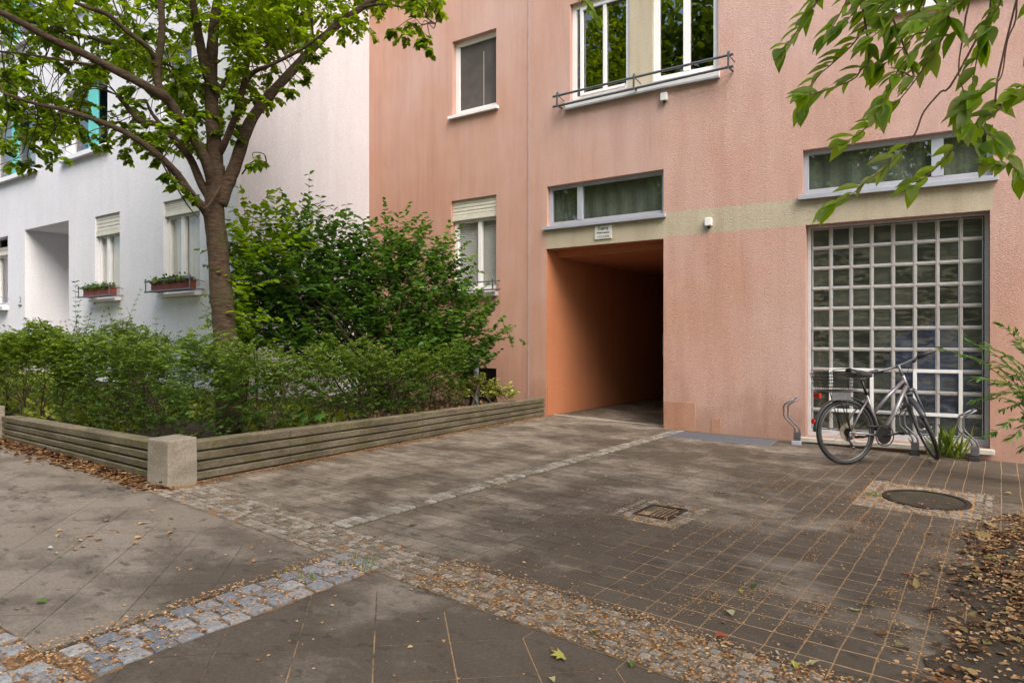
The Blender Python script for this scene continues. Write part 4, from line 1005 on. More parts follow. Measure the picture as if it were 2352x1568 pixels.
bush('shrub', [(655, 660, 85, 95, 100), (740, 650, 115, 95, 120), (860, 670, 115, 95, 90), (950, 700, 110, 110, 130), (1040, 770, 90, 90, 110), (720, 760, 130, 80, 130), (850, 800, 190, 70, 150), (1000, 840, 110, 45, 70),
     (690, 540, 50, 50, 14), (900, 560, 60, 50, 18), (1000, 610, 55, 60, 26)], M['leaf_shrub'],
     'big dark green shrub spreading in front of the pink wall behind the hedge', (880, 930, 9.3),
     tops=[(600, 470, 600), (650, 480, 560), (690, 445, 560), (708, 395, 560), (738, 445, 560), (760, 480, 580), (800, 468, 590), (830, 520, 600), (858, 505, 620), (895, 500, 620), (918, 545, 640), (965, 550, 650), (1000, 560, 660), (1020, 510, 650), (1050, 600, 700), (1075, 640, 720), (1100, 680, 760), (1120, 720, 790), (1170, 770, 800), (1200, 784, 790), (1160, 742, 770)])
bush('shrub', [(572, 640, 22, 110, 34), (562, 770, 24, 70, 26), (585, 540, 20, 50, 9), (640, 570, 30, 50, 9)], M['leaf_bright'],
     'bright yellow-green shrub beside the tree trunk', (575, 930, 8.6), tops=[(568, 440, 540), (585, 470, 560), (562, 500, 580), (470, 700, 760), (484, 790, 830)], Dfun=lambda x: 7.95)
bush('shrub', [(1060, 900, 24, 26, 26), (1105, 903, 45, 26, 55), (1150, 912, 26, 16, 30)], M['leaf_varieg'], 'small variegated cream and green shrub in front of the dark basement opening', (1100, 935, 10.1),
     leaf=.06, sl=.16, nl=4, jit=.15, Dfun=lambda x: 10.1, wf=.7)
# maple seedling with broad lobed leaves in the hedge
t = thing('maple_sapling', dep(600, 985, 6.5), 'young maple with broad lobed leaves poking out of the hedge behind the long wall', 'sapling')
lv = LV(); st = MB(); bp = dep(600, 985, 6.6)
for (x, y) in ((585, 885), (612, 900), (570, 925), (548, 905), (625, 935), (600, 950), (650, 915), (665, 960), (560, 960), (690, 945), (700, 975), (640, 975), (735, 960), (520, 930)):
    D = 6.35+(x-520)/220*.75; p = dep(x, y, D); p.z = max(p.z, .55); st.tube([bp, bp.lerp(p, .6)+Vector((0, 0, .08)), p], [.006, .004, .002], 4, cap=False)
    lv.add(tuple(p), (random.uniform(-.4, .8), -.5, -.5), (random.uniform(-.3, .4), -.55, .85), .17, .19, random.uniform(.25, .8))
st.build('stem', M['twig'], t); lv.build('foliage', M['leaf_shrub'], t, lobes=True)
# ground cover and litter in the bed
random.seed(33)
lv = LV()
for k in range(15000):
    x = random.uniform(-17, -5.85); y = random.uniform(3.3, 6.15)
    if math.sin(x*2.1)+math.sin(y*2.9+x) < -.6: continue
    lv.add((x, y, soilz(x, y)-.05+random.uniform(0, .13)), tuple(rv()+Vector((0, 0, .3))), tuple(Vector((0, -.3, 1))+rv(.5)), .075, .05, random.random())
tag(lv.build('ground_cover', M['leaf_cover']), kind='stuff')
lv = LV()
for k in range(2500):
    x = random.uniform(-9.3, -5.9); y = random.uniform(5, 8.9)
    lv.add((x, y, soilz(x, y)-.05), tuple(rv()), tuple(Vector((0, -.2, 1))+rv(.3)), .06, .05, random.uniform(.3, .9))
tag(lv.build('bed_leaf_litter', M['leaf_litter']), kind='stuff')
# grey pipe post by the basement opening
pb = dep(1094, 935, 10.2); t = thing('pipe_post', (pb.x, pb.y, .3), 'light grey pipe post standing before the dark basement opening', 'post')
b = MB(); b.tube([(pb.x, pb.y, .25), (pb.x, pb.y, 1.02)], .04, 14); b.build('pipe', M['alu'], t, smooth=False)
b = MB(); b.tube([(pb.x, pb.y, 1.02), (pb.x, pb.y, 1.05)], .048, 14); b.build('pipe_cap', M['alu'], t)
# flower boxes on the white building
def planter(u0_, u1_, z, label):
    t = thing('flower_box', PW.pt((u0_+u1_)/2, .1, z), label, 'flower box')
    b = MB(); b.pbox(PW, u0_, u1_, .06, .20, z, z+.14); b.pbox(PW, u0_-.01, u1_+.01, .05, .21, z+.14, z+.155); b.build('box', M['terracotta'], t, bevel=.006)
    lv = LV()
    for k in range(420):
        p = PW.pt(random.uniform(u0_, u1_), random.uniform(.03, .24), z+.14+abs(random.gauss(0, .04))); lv.add(tuple(p), tuple(rv()+Vector((0, -.2, .4))), tuple(rv()), .06, .035, random.random())
    lv.build('plants', M['leaf_hedge'], t)
planter(u3[0]-.02, u3[1]+.02, zl0+.02, 'terracotta flower box under the narrow window next to the doorway')
planter(u4[0]-.02, u4[1]+.0, zl0+.02, 'terracotta flower box under the wider window next to the tree trunk')
# ------------------------------------------------------------------ ironwork in the ground
t = thing('manhole_cover', (MH.x, MH.y, gz(MH.x)), 'round rusty manhole cover set in small setts near the bicycle', 'manhole cover')
def disc(rs, m, name, z0, z1, seg=64, parent=None):
    b = MB(); r0_, r1_ = rs
    for i in range(seg):
        a, c = 2*math.pi*i/seg, 2*math.pi*(i+1)/seg
        def P(r_, th, z): x = MH.x+r_*math.cos(th); return (x, MH.y+r_*math.sin(th)*1.12, gz(x)+z)
        b.face([P(r0_, a, z1), P(r1_, a, z1), P(r1_, c, z1), P(r0_, c, z1)] if r0_ else [P(0, 0, z1), P(r1_, a, z1), P(r1_, c, z1)])
        b.face([P(r1_, a, z0), P(r1_, c, z0), P(r1_, c, z1), P(r1_, a, z1)])
    return b.build(name, m, parent)
disc((.275, .315), M['iron'], 'ring', -.02, .010, parent=t); disc((0, .265), M['lid'], 'lid', -.02, .006, parent=t); disc((.262, .272), M['black'], 'gap', -.02, .001, parent=t)
t = thing('drain_grate', (DR.x, DR.y, gz(DR.x)), 'small dark rusty drain grate in a ring of setts in the middle of the yard', 'drain grate')
b = MB()
zd = gz(DR.x)
b.box(DR.x-.14, DR.x+.14, DR.y-.18, DR.y-.15, zd-.03, zd+.006); b.box(DR.x-.14, DR.x+.14, DR.y+.15, DR.y+.18, zd-.03, zd+.006); b.box(DR.x-.14, DR.x-.115, DR.y-.15, DR.y+.15, zd-.03, zd+.006); b.box(DR.x+.115, DR.x+.14, DR.y-.15, DR.y+.15, zd-.03, zd+.006)
b.build('grate_frame', M['iron'], t)
b = MB()
for i in range(7): b.box(DR.x-.10+i*.033, DR.x-.088+i*.033, DR.y-.15, DR.y+.15, zd-.03, zd-.001)
b.build('bars', M['iron'], t)
b = MB(); b.box(DR.x-.115, DR.x+.115, DR.y-.15, DR.y+.15, zd-.035, zd-.030); b.build('shaft', M['black'], t)
t = thing('light_well_grating', (-2.9, 8.7, gz(-2.9)), 'long blue-grey steel grating flush with the paving at the foot of the pink wall', 'grating')
C4 = [gnd(1512, 1001), gnd(1768, 1024), gnd(1786, 1011.5), gnd(1545, 989)]
b = MB(); b.hexa([v-Vector((0, 0, .05)) for v in C4]+[v+Vector((0, 0, .005)) for v in C4]); b.build('frame', M['grate'], t)
b = MB()
for i in range(1, 60):
    a, c = C4[0].lerp(C4[1], i/60), C4[3].lerp(C4[2], i/60); b.tube([a.lerp(c, .04)+Vector((0, 0, .006)), a.lerp(c, .96)+Vector((0, 0, .006))], .003, 4)
for j in range(1, 11):
    a, c = C4[0].lerp(C4[3], j/11), C4[1].lerp(C4[2], j/11); b.tube([a.lerp(c, .01)+Vector((0, 0, .006)), a.lerp(c, .99)+Vector((0, 0, .006))], .003, 4)
b.build('grid_bars', M['steel'], t)
# ------------------------------------------------------------------ wheel racks
def rack(px, label, capm):
    p = gnd(*px); t = thing('wheel_rack', p, label, 'bike rack', 'single bicycle wheel racks along the glass-block wall')
    Z = Vector((0, 0, 1)); U = PR.U; Nn = PR.N
    path = [(0, .05), (0, .18), (-.015, .215), (-.115, .315), (-.13, .35), (-.13, .45), (-.115, .48), (-.01, .55)]
    for o_, yo in ((0, 0), (.05, .0)):
        b = MB(); b.tube([p+U*(u+o_)+Nn*yo+Z*z for u, z in path], .0105, 8); b.build('hoop', M['steel'], t, smooth=True)
    b = MB(); b.tube([p+U*(-.01)+Z*.55, p+U*.015+Z*.556, p+U*.04+Z*.55], .0085, 8); b.build('top_bend', M['steel'], t)
    b = MB(); q = [p+U*a+Nn*c for a, c in ((-.035, .04), (.07, .04), (.07, -.03), (-.035, -.03))]; b.hexa([v-Z*.01 for v in q]+[v+Z*.045 for v in q]); b.build('foot', M[capm], t, bevel=.006)
    b = MB(); q = [p+U*a+Nn*c for a, c in ((-.015, .02), (.065, .02), (.065, -.02), (-.015, -.02))]; b.hexa([v+Z*.055 for v in q]+[v+Z*.15 for v in q]); b.build('socket', M['steel'], t, bevel=.004)
rack((1826, 1020), 'steel wheel rack standing left of the bicycle, with pale foot', 'alu')
rack((2096, 1045), 'steel wheel rack behind the front wheel of the bicycle', 'black')
rack((2233, 1058), 'steel wheel rack at the right end of the glass blocks, with black foot', 'black')
# ------------------------------------------------------------------ bicycle
P0 = gnd(1944, 1067); fw = Vector((.679, .721, 0)).normalized()
bike = bpy.data.objects.new('bicycle', None); COL.objects.link(bike); bike.location = P0; bike.rotation_euler = (R(-2.5), 0, math.atan2(fw.y, fw.x))
tag(bike, 'silver grey step-through bicycle with rear basket and turned handlebar, parked at the glass-block wall', 'bicycle')
class BB(MB):
    def build(s, name, m, parent=None, smooth=True, **k):
        par = parent or bike
        me_o = MB.build(s, name, m, None, smooth, **k); me_o.parent = par; return me_o
RW = .335
def wheel(C0, axis_m, name, rear):
    """wheel built in x-z plane round the origin then moved by axis_m"""
    def circ(r_, n=40, y=0): return [(r_*math.cos(2*math.pi*i/n), y, r_*math.sin(2*math.pi*i/n)*(1 if not rear else 1)) for i in range(n)]
    def fl(p, amt):                       # flat rear tyre bulges at the ground
        x, y, z = p
        return (x, y*(1+amt), max(z, -RW+.004)) if rear else p
    h = BB(); h.tube([(0, -.055, 0), (0, .055, 0)], .014, 12); h.tube([(0, -.032, 0), (0, -.028, 0)], .028, 16); h.tube([(0, .028, 0), (0, .032, 0)], .028, 16)
    for o_ in (-.075, .075): h.tube([(0, o_-.006, 0), (0, o_+.006, 0)], .009, 8)
    hub = h.build(name, M['chrome'])
    hub.matrix_local = axis_m
    t_ = BB(); t_.tube([(x, 0, z if z > -.27 or not rear else z*(.985 if abs(x) < .1 else 1)) for x, y, z in circ(RW-.021, 56)], .0215, 10, closed=True); t_.build('tyre', M['black'], hub)
    t_ = BB(); t_.tube(circ(RW-.047, 56), .0115, 8, closed=True); t_.build('rim', M['spoke'], hub)
    t_ = BB()
    for i in range(28):
        a = 2*math.pi*i/28; sgn = 1 if i % 2 else -1; a2 = a+sgn*(.9 if (i//2) % 2 else -.9)
        t_.tube([(.026*math.cos(a2), sgn*.030, .026*math.sin(a2)), ((RW-.055)*math.cos(a), 0, (RW-.055)*math.sin(a))], .0013, 3, cap=False)
    t_.build('spokes', M['spoke'], hub)
    return hub
rear = wheel(None, Matrix.Translation((0, 0, RW)), 'rear_wheel', True)
b = BB()
for k, rr in enumerate((.045, .040, .036, .032, .028)): b.tube([(0, -.040-k*.004, 0), (0, -.0425-k*.004, 0)], rr, 20)
b.build('cassette', M['blackmetal'], rear, smooth=False)
b = BB(); b.tube([(0, -.034, 0), (0, -.037, 0)], .092, 32); b.build('spoke_guard', simple('dusty_spoke_guard', (.20, .16, .12), .6), rear, smooth=False)
BBp = Vector((.41, 0, .29)); HT_ = Vector((.705, 0, .885)); HB = Vector((.765, 0, .745)); ST = Vector((.262, 0, .705)); AX = Vector((0, 0, RW))
b = BB(); b.tube([HT_+Vector((.01, 0, -.03)), HT_.lerp(ST, .5)*.0+Vector((.52, 0, .70)), (.335, 0, .52)], [.0185, .0175, .0165], 12)
b.tube([HB+Vector((-.02, 0, .06)), BBp.lerp(HB, .5)+Vector((.0, 0, .0)), BBp], [.022, .022, .021], 12)
b.tube([BBp, ST], .0165, 12); b.tube([HT_+Vector((-.008, 0, .02)), HB], .021, 14); b.tube([BBp+Vector((0, -.035, 0)), BBp+Vector((0, .035, 0))], .024, 14)
for s_ in (-1, 1):
    b.tube([ST+Vector((0, s_*.02, -.04)), (.14, s_*.045, .53), AX+Vector((.012, s_*.068, .012))], .0095, 8)
    b.tube([BBp+Vector((-.02, s_*.025, 0)), (.25, s_*.045, .305), AX+Vector((.012, s_*.068, 0))], .0105, 8)
b.build('frame', M['bikegrey'])
# white marks on the down tube
b = BB(); dv = (HB-BBp).normalized(); up_ = Vector((-dv.z, 0, dv.x))
for i in range(9):
    c = BBp+(HB-BBp)*(.48+i*.030)+Vector((0, -.0228, 0)); w2 = .003 if i % 3 else .0045
    c1, c2 = c-up_*.012, c+up_*.012
    b.tube([c1, c2+dv*(.006 if i % 2 else -.006)], w2*.6, 4)
    if i % 2: b.tube([c1, c1+dv*.01], .002, 4)
b.build('down_tube_lettering', M['signw'])
b = BB(); b.tube([ST+(ST-BBp).normalized()*-.05, ST+(ST-BBp).normalized()*.17], .0135, 10); b.build('seat_post', M['blackmetal'])
# saddle
sb = BB(); sec = []; nS = 12
for i in range(nS+1):
    t_ = i/nS; x = -.135+.27*t_; wd = np.interp(t_, [0, .12, .35, .6, 1], [.055, .085, .075, .032, .018]); ht = np.interp(t_, [0, .5, 1], [.062, .048, .034]); zc = np.interp(t_, [0, .3, .7, 1], [.012, .005, 0, -.008])
    sec.append([(x, wd*math.cos(a), zc+ht*(math.sin(a) if math.sin(a) > 0 else .55*math.sin(a))) for a in [2*math.pi*j/12 for j in range(12)]])
sc0 = Vector((.185, 0, .915)); sb.v = [(x+sc0.x, y, z+sc0.z) for r_ in sec for x, y, z in r_]
for i in range(nS):
    for j in range(12): sb.f.append((i*12+j, i*12+(j+1) % 12, (i+1)*12+(j+1) % 12, (i+1)*12+j)); sb.r.append(0)
sb.f.append(tuple(range(12))); sb.f.append(tuple(range(nS*12, nS*12+12))[::-1]); sb.r += [0, 0]
sd_ = sb.build('saddle', M['black'])
b = BB()
for s_ in (-1, 1): b.tube([(.08, s_*.04, .90), (.14, s_*.025, .878), (.22, s_*.025, .878), (.30, s_*.012, .90)], .0035, 6)
b.build('saddle_rail', M['steel'], sd_)
# crank, chainring, chain, pedals, derailleur
b = BB(); cx_, cz_ = BBp.x, BBp.z
b.tube([(cx_, -.052, cz_), (cx_, -.056, cz_)], .085, 36); cr = b.build('chainring', M['blackmetal'], smooth=False)
b = BB(); n_ = 24; b.tube([(cx_+.105*math.cos(2*math.pi*i/n_), -.062, cz_+.105*math.sin(2*math.pi*i/n_)) for i in range(n_)], .006, 6, closed=True)
b.tube([(cx_-.02, -.058, cz_+.098), (cx_-.2, -.058, cz_+.10)], .010, 6); b.build('chain_guard', M['black'])
b = BB(); ca = R(8)
for sg, yy in ((1, -.075), (-1, .07)):
    e_ = Vector((cx_+sg*.17*math.cos(ca), yy, cz_+sg*.17*math.sin(ca))); b.tube([(cx_, yy*.9, cz_), e_], [.014, .010], 8)
b.tube([(cx_, -.07, cz_), (cx_, .07, cz_)], .012, 8); crk = b.build('crank', M['blackmetal'])
for sg, yy in ((1, -.075), (-1, .07)):
    e_ = Vector((cx_+sg*.17*math.cos(ca), yy, cz_+sg*.17*math.sin(ca))); o2 = -1 if yy < 0 else 1; p_ = BB()
    p_.tube([e_, e_+Vector((0, o2*.10, 0))], .006, 6)
    for dx in (-.038, .030): p_.box(e_.x+dx, e_.x+dx+.010, min(e_.y+o2*.02, e_.y+o2*.10), max(e_.y+o2*.02, e_.y+o2*.10), e_.z-.012, e_.z+.012)
    for k in range(3): yk = e_.y+o2*(.022+.036*k); p_.box(e_.x-.038, e_.x+.040, min(yk, yk+o2*.008), max(yk, yk+o2*.008), e_.z-.010, e_.z+.010)
    p_.build('pedal', M['black'], smooth=False)
b = BB()
b.tube([(0, -.048, RW+.040), (cx_, -.054, cz_+.085)], .004, 4); b.tube([(.0, -.048, .21), (.05, -.05, .185), (cx_, -.054, cz_-.085)], .004, 4); b.tube([(-.03, -.048, RW-.03), (-.005, -.048, .255), (.02, -.048, .21)], .004, 4)
b.build('chain', M['iron'])
b = BB(); b.box(-.012, .02, -.075, -.055, .265, .33); b.tube([(0, -.062, .27), (.03, -.062, .19)], .012, 8); b.tube([(.0, -.07, .265), (.0, -.055, .265)], .018, 12); b.tube([(.035, -.07, .18), (.035, -.055, .18)], .018, 12); b.build('derailleur', M['steel'])
# rear mudguard, rack, basket, lights
def arc(C_, r_, a0, a1, n, w_, m, name, par=None, tilt=None, th=.003):
    b = BB(); pr = [(-w_, 0), (-w_*.7, .008), (0, .012), (w_*.7, .008), (w_, 0)]
    for i in range(n+1):
        a = a0+(a1-a0)*i/n
        for (yy, dr) in pr: b.v.append((C_[0]+(r_+dr)*math.cos(a), C_[1]+yy, C_[2]+(r_+dr)*math.sin(a)))
    k = len(pr)
    for i in range(n):
        for j in range(k-1): b.f.append((i*k+j, i*k+j+1, (i+1)*k+j+1, (i+1)*k+j)); b.r.append(0)
    o = b.build(name, m, par)
    md = o.modifiers.new('s', 'SOLIDIFY'); md.thickness = th; return o
rf = arc((0, 0, RW), RW+.018, R(0), R(178), 28, .027, M['fender'], 'rear_mudguard')
b = BB()
for s_ in (-1, 1): b.tube([(0, s_*.072, RW), (-.22, s_*.03, RW+.27)], .0025, 5); b.tube([(0, s_*.072, RW), (-.34, s_*.025, RW+.08)], .0025, 5)
b.build('mudguard_stay', M['blackmetal'], rf)
b = BB()
for s_ in (-1, 1):
    b.tube([(.17, s_*.03, .745), (.06, s_*.065, .748), (-.27, s_*.065, .752), (-.30, s_*.05, .752)], .0055, 8)
    b.tube([(0, s_*.078, RW+.01), (-.03, s_*.068, .55), (-.01, s_*.065, .748)], .005, 6); b.tube([(0, s_*.078, RW+.01), (-.12, s_*.066, .748)], .005, 6)
b.tube([(-.30, -.05, .752), (-.305, 0, .752), (-.30, .05, .752)], .0055, 8)
for x in (-.22, -.12, -.02, .07): b.tube([(x, -.065, .75), (x, .065, .75)], .004, 6)
b.tube([(-.29, 0, .753), (.1, 0, .75)], .004, 6); b.build('carrier', M['blackmetal'])
b = BB()
bx0, bx1, bz0, bz1, bw = -.29, .09, .765, .935, .135
def bring(z, f):
    cx2 = (bx0+bx1)/2; hx = (bx1-bx0)/2*f; hy = bw*f; return [(cx2-hx, -hy, z), (cx2+hx, -hy, z), (cx2+hx, hy, z), (cx2-hx, hy, z)]
for q_ in range(6):
    z = bz0+(bz1-bz0)*q_/5; b.tube(bring(z, .86+.16*q_/5),   .0055 if q_ == 5 else .0028, 5, closed=True)
lo4, hi4 = bring(bz0, .86), bring(bz1, 1.02)
for e in range(4):
    a0_, a1_ = Vector(lo4[e]), Vector(lo4[(e+1) % 4]); c0_, c1_ = Vector(hi4[e]), Vector(hi4[(e+1) % 4]); n_ = 16 if e % 2 == 0 else 10
    for i in range(n_+1): b.tube([a0_.lerp(a1_, i/n_), c0_.lerp(c1_, i/n_)], .0022, 3, cap=False)
for i in range(12): b.tube([Vector(lo4[0]).lerp(Vector(lo4[1]), i/11), Vector(lo4[3]).lerp(Vector(lo4[2]), i/11)], .0012, 3, cap=False)
b.tube([(bx0+.02, -bw, bz1), (bx0+.1, -bw*.9, bz1+.04), (bx1-.1, -bw*.9, bz1+.05), (bx1-.02, -bw, bz1)], .004, 6); b.build('rear_basket', M['blackmetal'])
b = BB(); b.box(-.325, -.30, -.05, .05, .685, .735); b.build('tail_light', M['red'], smooth=False)
b = BB(); b.tube([(-.36, -.0, RW+.115), (-.374, -.0, RW+.118)], .026, 16); b.build('reflector', M['red'], smooth=False)
b = BB(); b.box(-.20, .02, -.075, -.070, .665, .745); b.build('carrier_side_plate', M['steel'], smooth=False)
b = BB(); b.tube([(.36, .03, .27), (.30, .10, .12), (.27, .15, .012)], .009, 8); b.build('kickstand', M['blackmetal'])
# front assembly, steered hard to the left
sax = (HT_-HB).normalized(); piv = HB
St = Matrix.Translation(piv) @ Matrix.Rotation(R(61), 4, sax) @ Matrix.Translation(-piv)
FAx = Vector((.985, 0, RW+.005))
fk = BB()
for s_ in (-1, 1):
    fk.tube([HB+Vector((.0, s_*.05, -.0)), HB.lerp(FAx, .5)+Vector((-.015, s_*.06, 0)), FAx+Vector((0, s_*.055, 0))], [.017, .015, .009], 10)
fk.tube([HB+Vector((0, -.05, .0)), HB+Vector((0, .05, .0))], .019, 10)
fork = fk.build('fork', M['fender']); fork.matrix_local = St
front = wheel(None, St @ Matrix.Translation(FAx), 'front_wheel', False)
ff = arc(tuple(FAx), RW+.018, R(20), R(165), 22, .027, M['fender'], 'front_mudguard'); ff.matrix_local = St
hb = BB(); top_ = HT_+sax*.13; hb.tube([HT_, top_], .0135, 10); hb.tube([top_, top_+Vector((.055, 0, .01))], .015, 10)
bc = top_+Vector((.06, 0, .012))
hb.tube([bc+Vector((-.05, -.31, .02)), bc+Vector((-.03, -.2, .012)), bc+Vector((0, -.07, 0)), bc, bc+Vector((0, .07, 0)), bc+Vector((-.03, .2, .012)), bc+Vector((-.05, .31, .02))], .0145, 10)
ho = hb.build('handlebar', M['darksteel']); ho.matrix_local = St
for s_ in (-1, 1):
    g2 = BB(); g2.tube([bc+Vector((-.035, s_*.20, .014)), bc+Vector((-.045, s_*.26, .017)), bc+Vector((-.055, s_*.345, .022))], [.021, .019, .022], 10); g2.build('grip', M['black'], ho)
    g2 = BB(); g2.tube([bc+Vector((-.005, s_*.165, .005)), bc+Vector((.03, s_*.19, -.005)), bc+Vector((.02, s_*.27, -.01))], .005, 6); g2.tube([bc+Vector((-.0, s_*.16, .02)), bc+Vector((.0, s_*.16, -.02))], .018, 8); g2.build('brake_lever', M['blackmetal'], ho)
g2 = BB(); lc = HB+sax*.08+Vector((.06, 0, 0)); g2.tube([lc, lc+Vector((.05, 0, 0))], [.022, .032], 12); hl = g2.build('headlight', M['black']); hl.matrix_local = St
g2 = BB()
for s_, e_ in ((-1, 1), (1, -1)):
    a0_ = St @ (bc+Vector((.03, s_*.16, -.005))); m_ = St @ (bc+Vector((.11, s_*.06, -.10))); e2 = HT_+Vector((.03, 0, -.09)); g2.tube([a0_, a0_.lerp(m_, .6)+Vector((0, 0, .02)), m_, e2], .0028, 5)
g2.build('brake_cable', M['black'])
g2 = BB(); pad = HB.lerp(FAx, .25); 
for s_ in (-1, 1): g2.tube([pad+Vector((.03, s_*.065, .05)), pad+Vector((.03, s_*.05, -.03))], .008, 6)
fb = g2.build('front_brake', M['blackmetal']); fb.matrix_local = St
# ------------------------------------------------------------------ plants on the right
random.seed(51)
t = thing('leafy_shrub', (.75, 7.9, gz(.7)), 'thin-leaved green shrub reaching in from the right edge beside the glass blocks', 'shrub')
lv = LV(); st = MB(); root = dep(2440, 1075, 6.2)
for (x, y) in ((2163, 800), (2215, 815), (2265, 790), (2300, 742), (2330, 760), (2350, 800), (2240, 868), (2290, 880), (2230, 920), (2280, 905), (2320, 860), (2345, 900), (2300, 940), (2345, 960), (2270, 1000), (2320, 1010), (2350, 1030), (2370, 830), (2310, 815), (2285, 830), (2230, 785)):
    e_ = dep(x, y, 6.2+random.uniform(-.3, .4)); m_ = root.lerp(e_, .5)+Vector((0, 0, .28)); o = limb(st, [root, m_, e_], .007, .0018, 4)
    for k in range(int(len(o)*.35), len(o)):
        for j in range(5):
            ax = (o[k]-o[k-1]).normalized(); sd2 = ax.cross(Vector((0, 0, 1))).normalized()*random.choice((-1, 1)); q = o[k-1].lerp(o[k], random.random())
            lv.add(tuple(q), tuple(ax*.8+sd2*random.uniform(.4, 1.)+Vector((0, 0, random.uniform(-.5, .3)))), tuple(Vector((0, -.2, 1))+rv(.6)), .085, .021, random.random())
st.build('stems', M['grass'], t); lv.build('foliage', M['leaf_shrub'], t, fold=.05)
def tuft(px, n, h, label, spread=.10):
    p = gnd(*px); t = LV()
    for k in range(n):
        q = p+Vector((random.gauss(0, spread*.4), random.gauss(0, spread*.3), 0)); a = Vector((random.uniform(-.6, .6), random.uniform(-.6, .4), random.uniform(.5, 1.4)))
        t.add(tuple(q), tuple(a), tuple(Vector((a.y, -a.x, .2))+rv(.3)), h*random.uniform(.5, 1.2), .0045, random.random())
    o = t.build('grass_tuft', M['grass'], droop=.25, fold=0.); tag(o, label, 'grass tuft', 'grass tufts in the paving joints'); return o
tuft((2172, 1052), 46, .36, 'tall grass tuft growing beside the front wheel of the bicycle', .22)
tuft((1975, 950), 26, .14, 'short green sprig between the bicycle frame and the stone sill', .10)
tuft((830, 1300), 30, .05, 'small weed at the upper end of the granite setts', .16)
tuft((690, 1330), 26, .05, 'small weed between the granite setts near their middle', .12)
tuft((2010, 1140), 30, .05, 'low weed in the setts left of the manhole cover', .14)
# ------------------------------------------------------------------ street trees whose crown hangs over the yard
random.seed(77)
def camspace(p): 
    x, y = p.x, p.y; return (x*CC+y*SS, -x*SS+y*CC, p.z-EYE)
def hidden(p, m=.25):
    a, d, h = camspace(p); return d < .3 or abs(a) > .80*d+m or h > .53*d+m
elm = thing('street_tree', (2.5, 2.6, gz(2.5)), 'tree right of the camera whose leafy twigs hang into the top right of the view', 'tree')
tr = MB(); limb(tr, [(2.5, 2.6, -.1), (2.48, 2.65, 1.5), (2.4, 2.7, 3.0), (2.3, 2.8, 4.4)], .17, .12, 12); tr.build('trunk', M['bark'], elm, smooth=True)
br = MB(); tw = MB(); lv = LV()
hub_ = Vector((2.4, 2.75, 3.3))
lm_ends = [dep(2250, -330, 2.9), dep(2080, -260, 2.7), dep(1930, -230, 2.6), dep(2380, -180, 2.6)]
for e_ in lm_ends: limb(br, [hub_, hub_.lerp(e_, .5)+Vector((0, 0, .12)), e_], .05, .014, 8)
br_nodes = lm_ends
def bigtwig(pts, d0, d1, leafpts, size=.086, bare=0):
    n = len(pts); P = [dep(x, y, d0+(d1-d0)*i/(n-1)) for i, (x, y) in enumerate(pts)]
    s0 = min(br_nodes, key=lambda q: (q-P[0]).length)
    o = limb(tw, ([s0] if P[0].z > 2.2 else [])+P, .0042, .0014, 5)
    m0 = int(len(o)*bare)
    acc = 0
    for k in range(max(1, m0), len(o)):
        seg = (o[k]-o[k-1]); acc += seg.length
        while acc > .031:
            acc -= .031; ax = seg.normalized(); s_ = random.choice((-1, 1)); side = ax.cross(Vector((.2, -1, .3))).normalized()*s_
            a = ax*random.uniform(.7, 1.2)+side*random.uniform(.2, .7)+Vector((-.45*CC, -.45*SS, random.uniform(-.15, .25)))
            nrm = Vector((random.uniform(-.3, .5), random.uniform(-.9, -.1), random.uniform(.3, 1)))
            z = random.uniform(.55, 1.25)
            lv.add(tuple(o[k]), tuple(a), tuple(nrm), size*z, size*.36*z, random.random())
    e_ = o[-1]; ax = (o[-1]-o[-2]).normalized()
    for j in range(3): lv.add(tuple(e_), tuple(ax+rv(.45)+Vector((0, 0, -.15))), tuple(Vector((.1, -.6, .7))+rv(.3)), size*1.1, size*.48, random.random())
for a_ in (
    [(1885, -40), (1876, 0), (1849, 41), (1822, 85), (1797, 112)], [(2040, -40), (2013, 27), (1986, 66), (1953, 109), (1917, 142), (1876, 180), (1849, 235)],
    [(1995, 100), (1977, 161), (1953, 186), (1893, 208), (1852, 221)], [(2210, -40), (2188, 16), (2150, 66), (2092, 126), (2054, 175), (2030, 225)],
    [(1960, -50), (1945, 0), (1925, 40), (1905, 75)], [(2075, -60), (2060, 0), (2040, 50), (2005, 85)], [(2140, -60), (2120, 0), (2095, 50), (2060, 95)],
    [(2120, 40), (2100, 80), (2075, 110), (2030, 150)], [(2220, -40), (2166, 68), (2144, 118), (2109, 175), (2068, 227), (2040, 250)],
    [(2000, -60), (1985, -10), (1960, 30), (1930, 60)], [(2280, -60), (2284, 16), (2273, 60)], [(2180, 40), (2165, 85), (2150, 120)], [(2310, -60), (2300, 0), (2280, 40), (2268, 90)],
    [(1900, -50), (1885, -10), (1868, 20)], [(2090, 140), (2070, 165), (2050, 190), (2030, 240)], [(2150, -60), (2130, -20), (2080, 10), (2035, 35)], [(2200, -30), (2170, 20), (2120, 50)], [(2100, -40), (2060, -10), (2010, 10)]):
    bigtwig(a_, random.uniform(2.3, 2.6), random.uniform(2.2, 2.5), None)
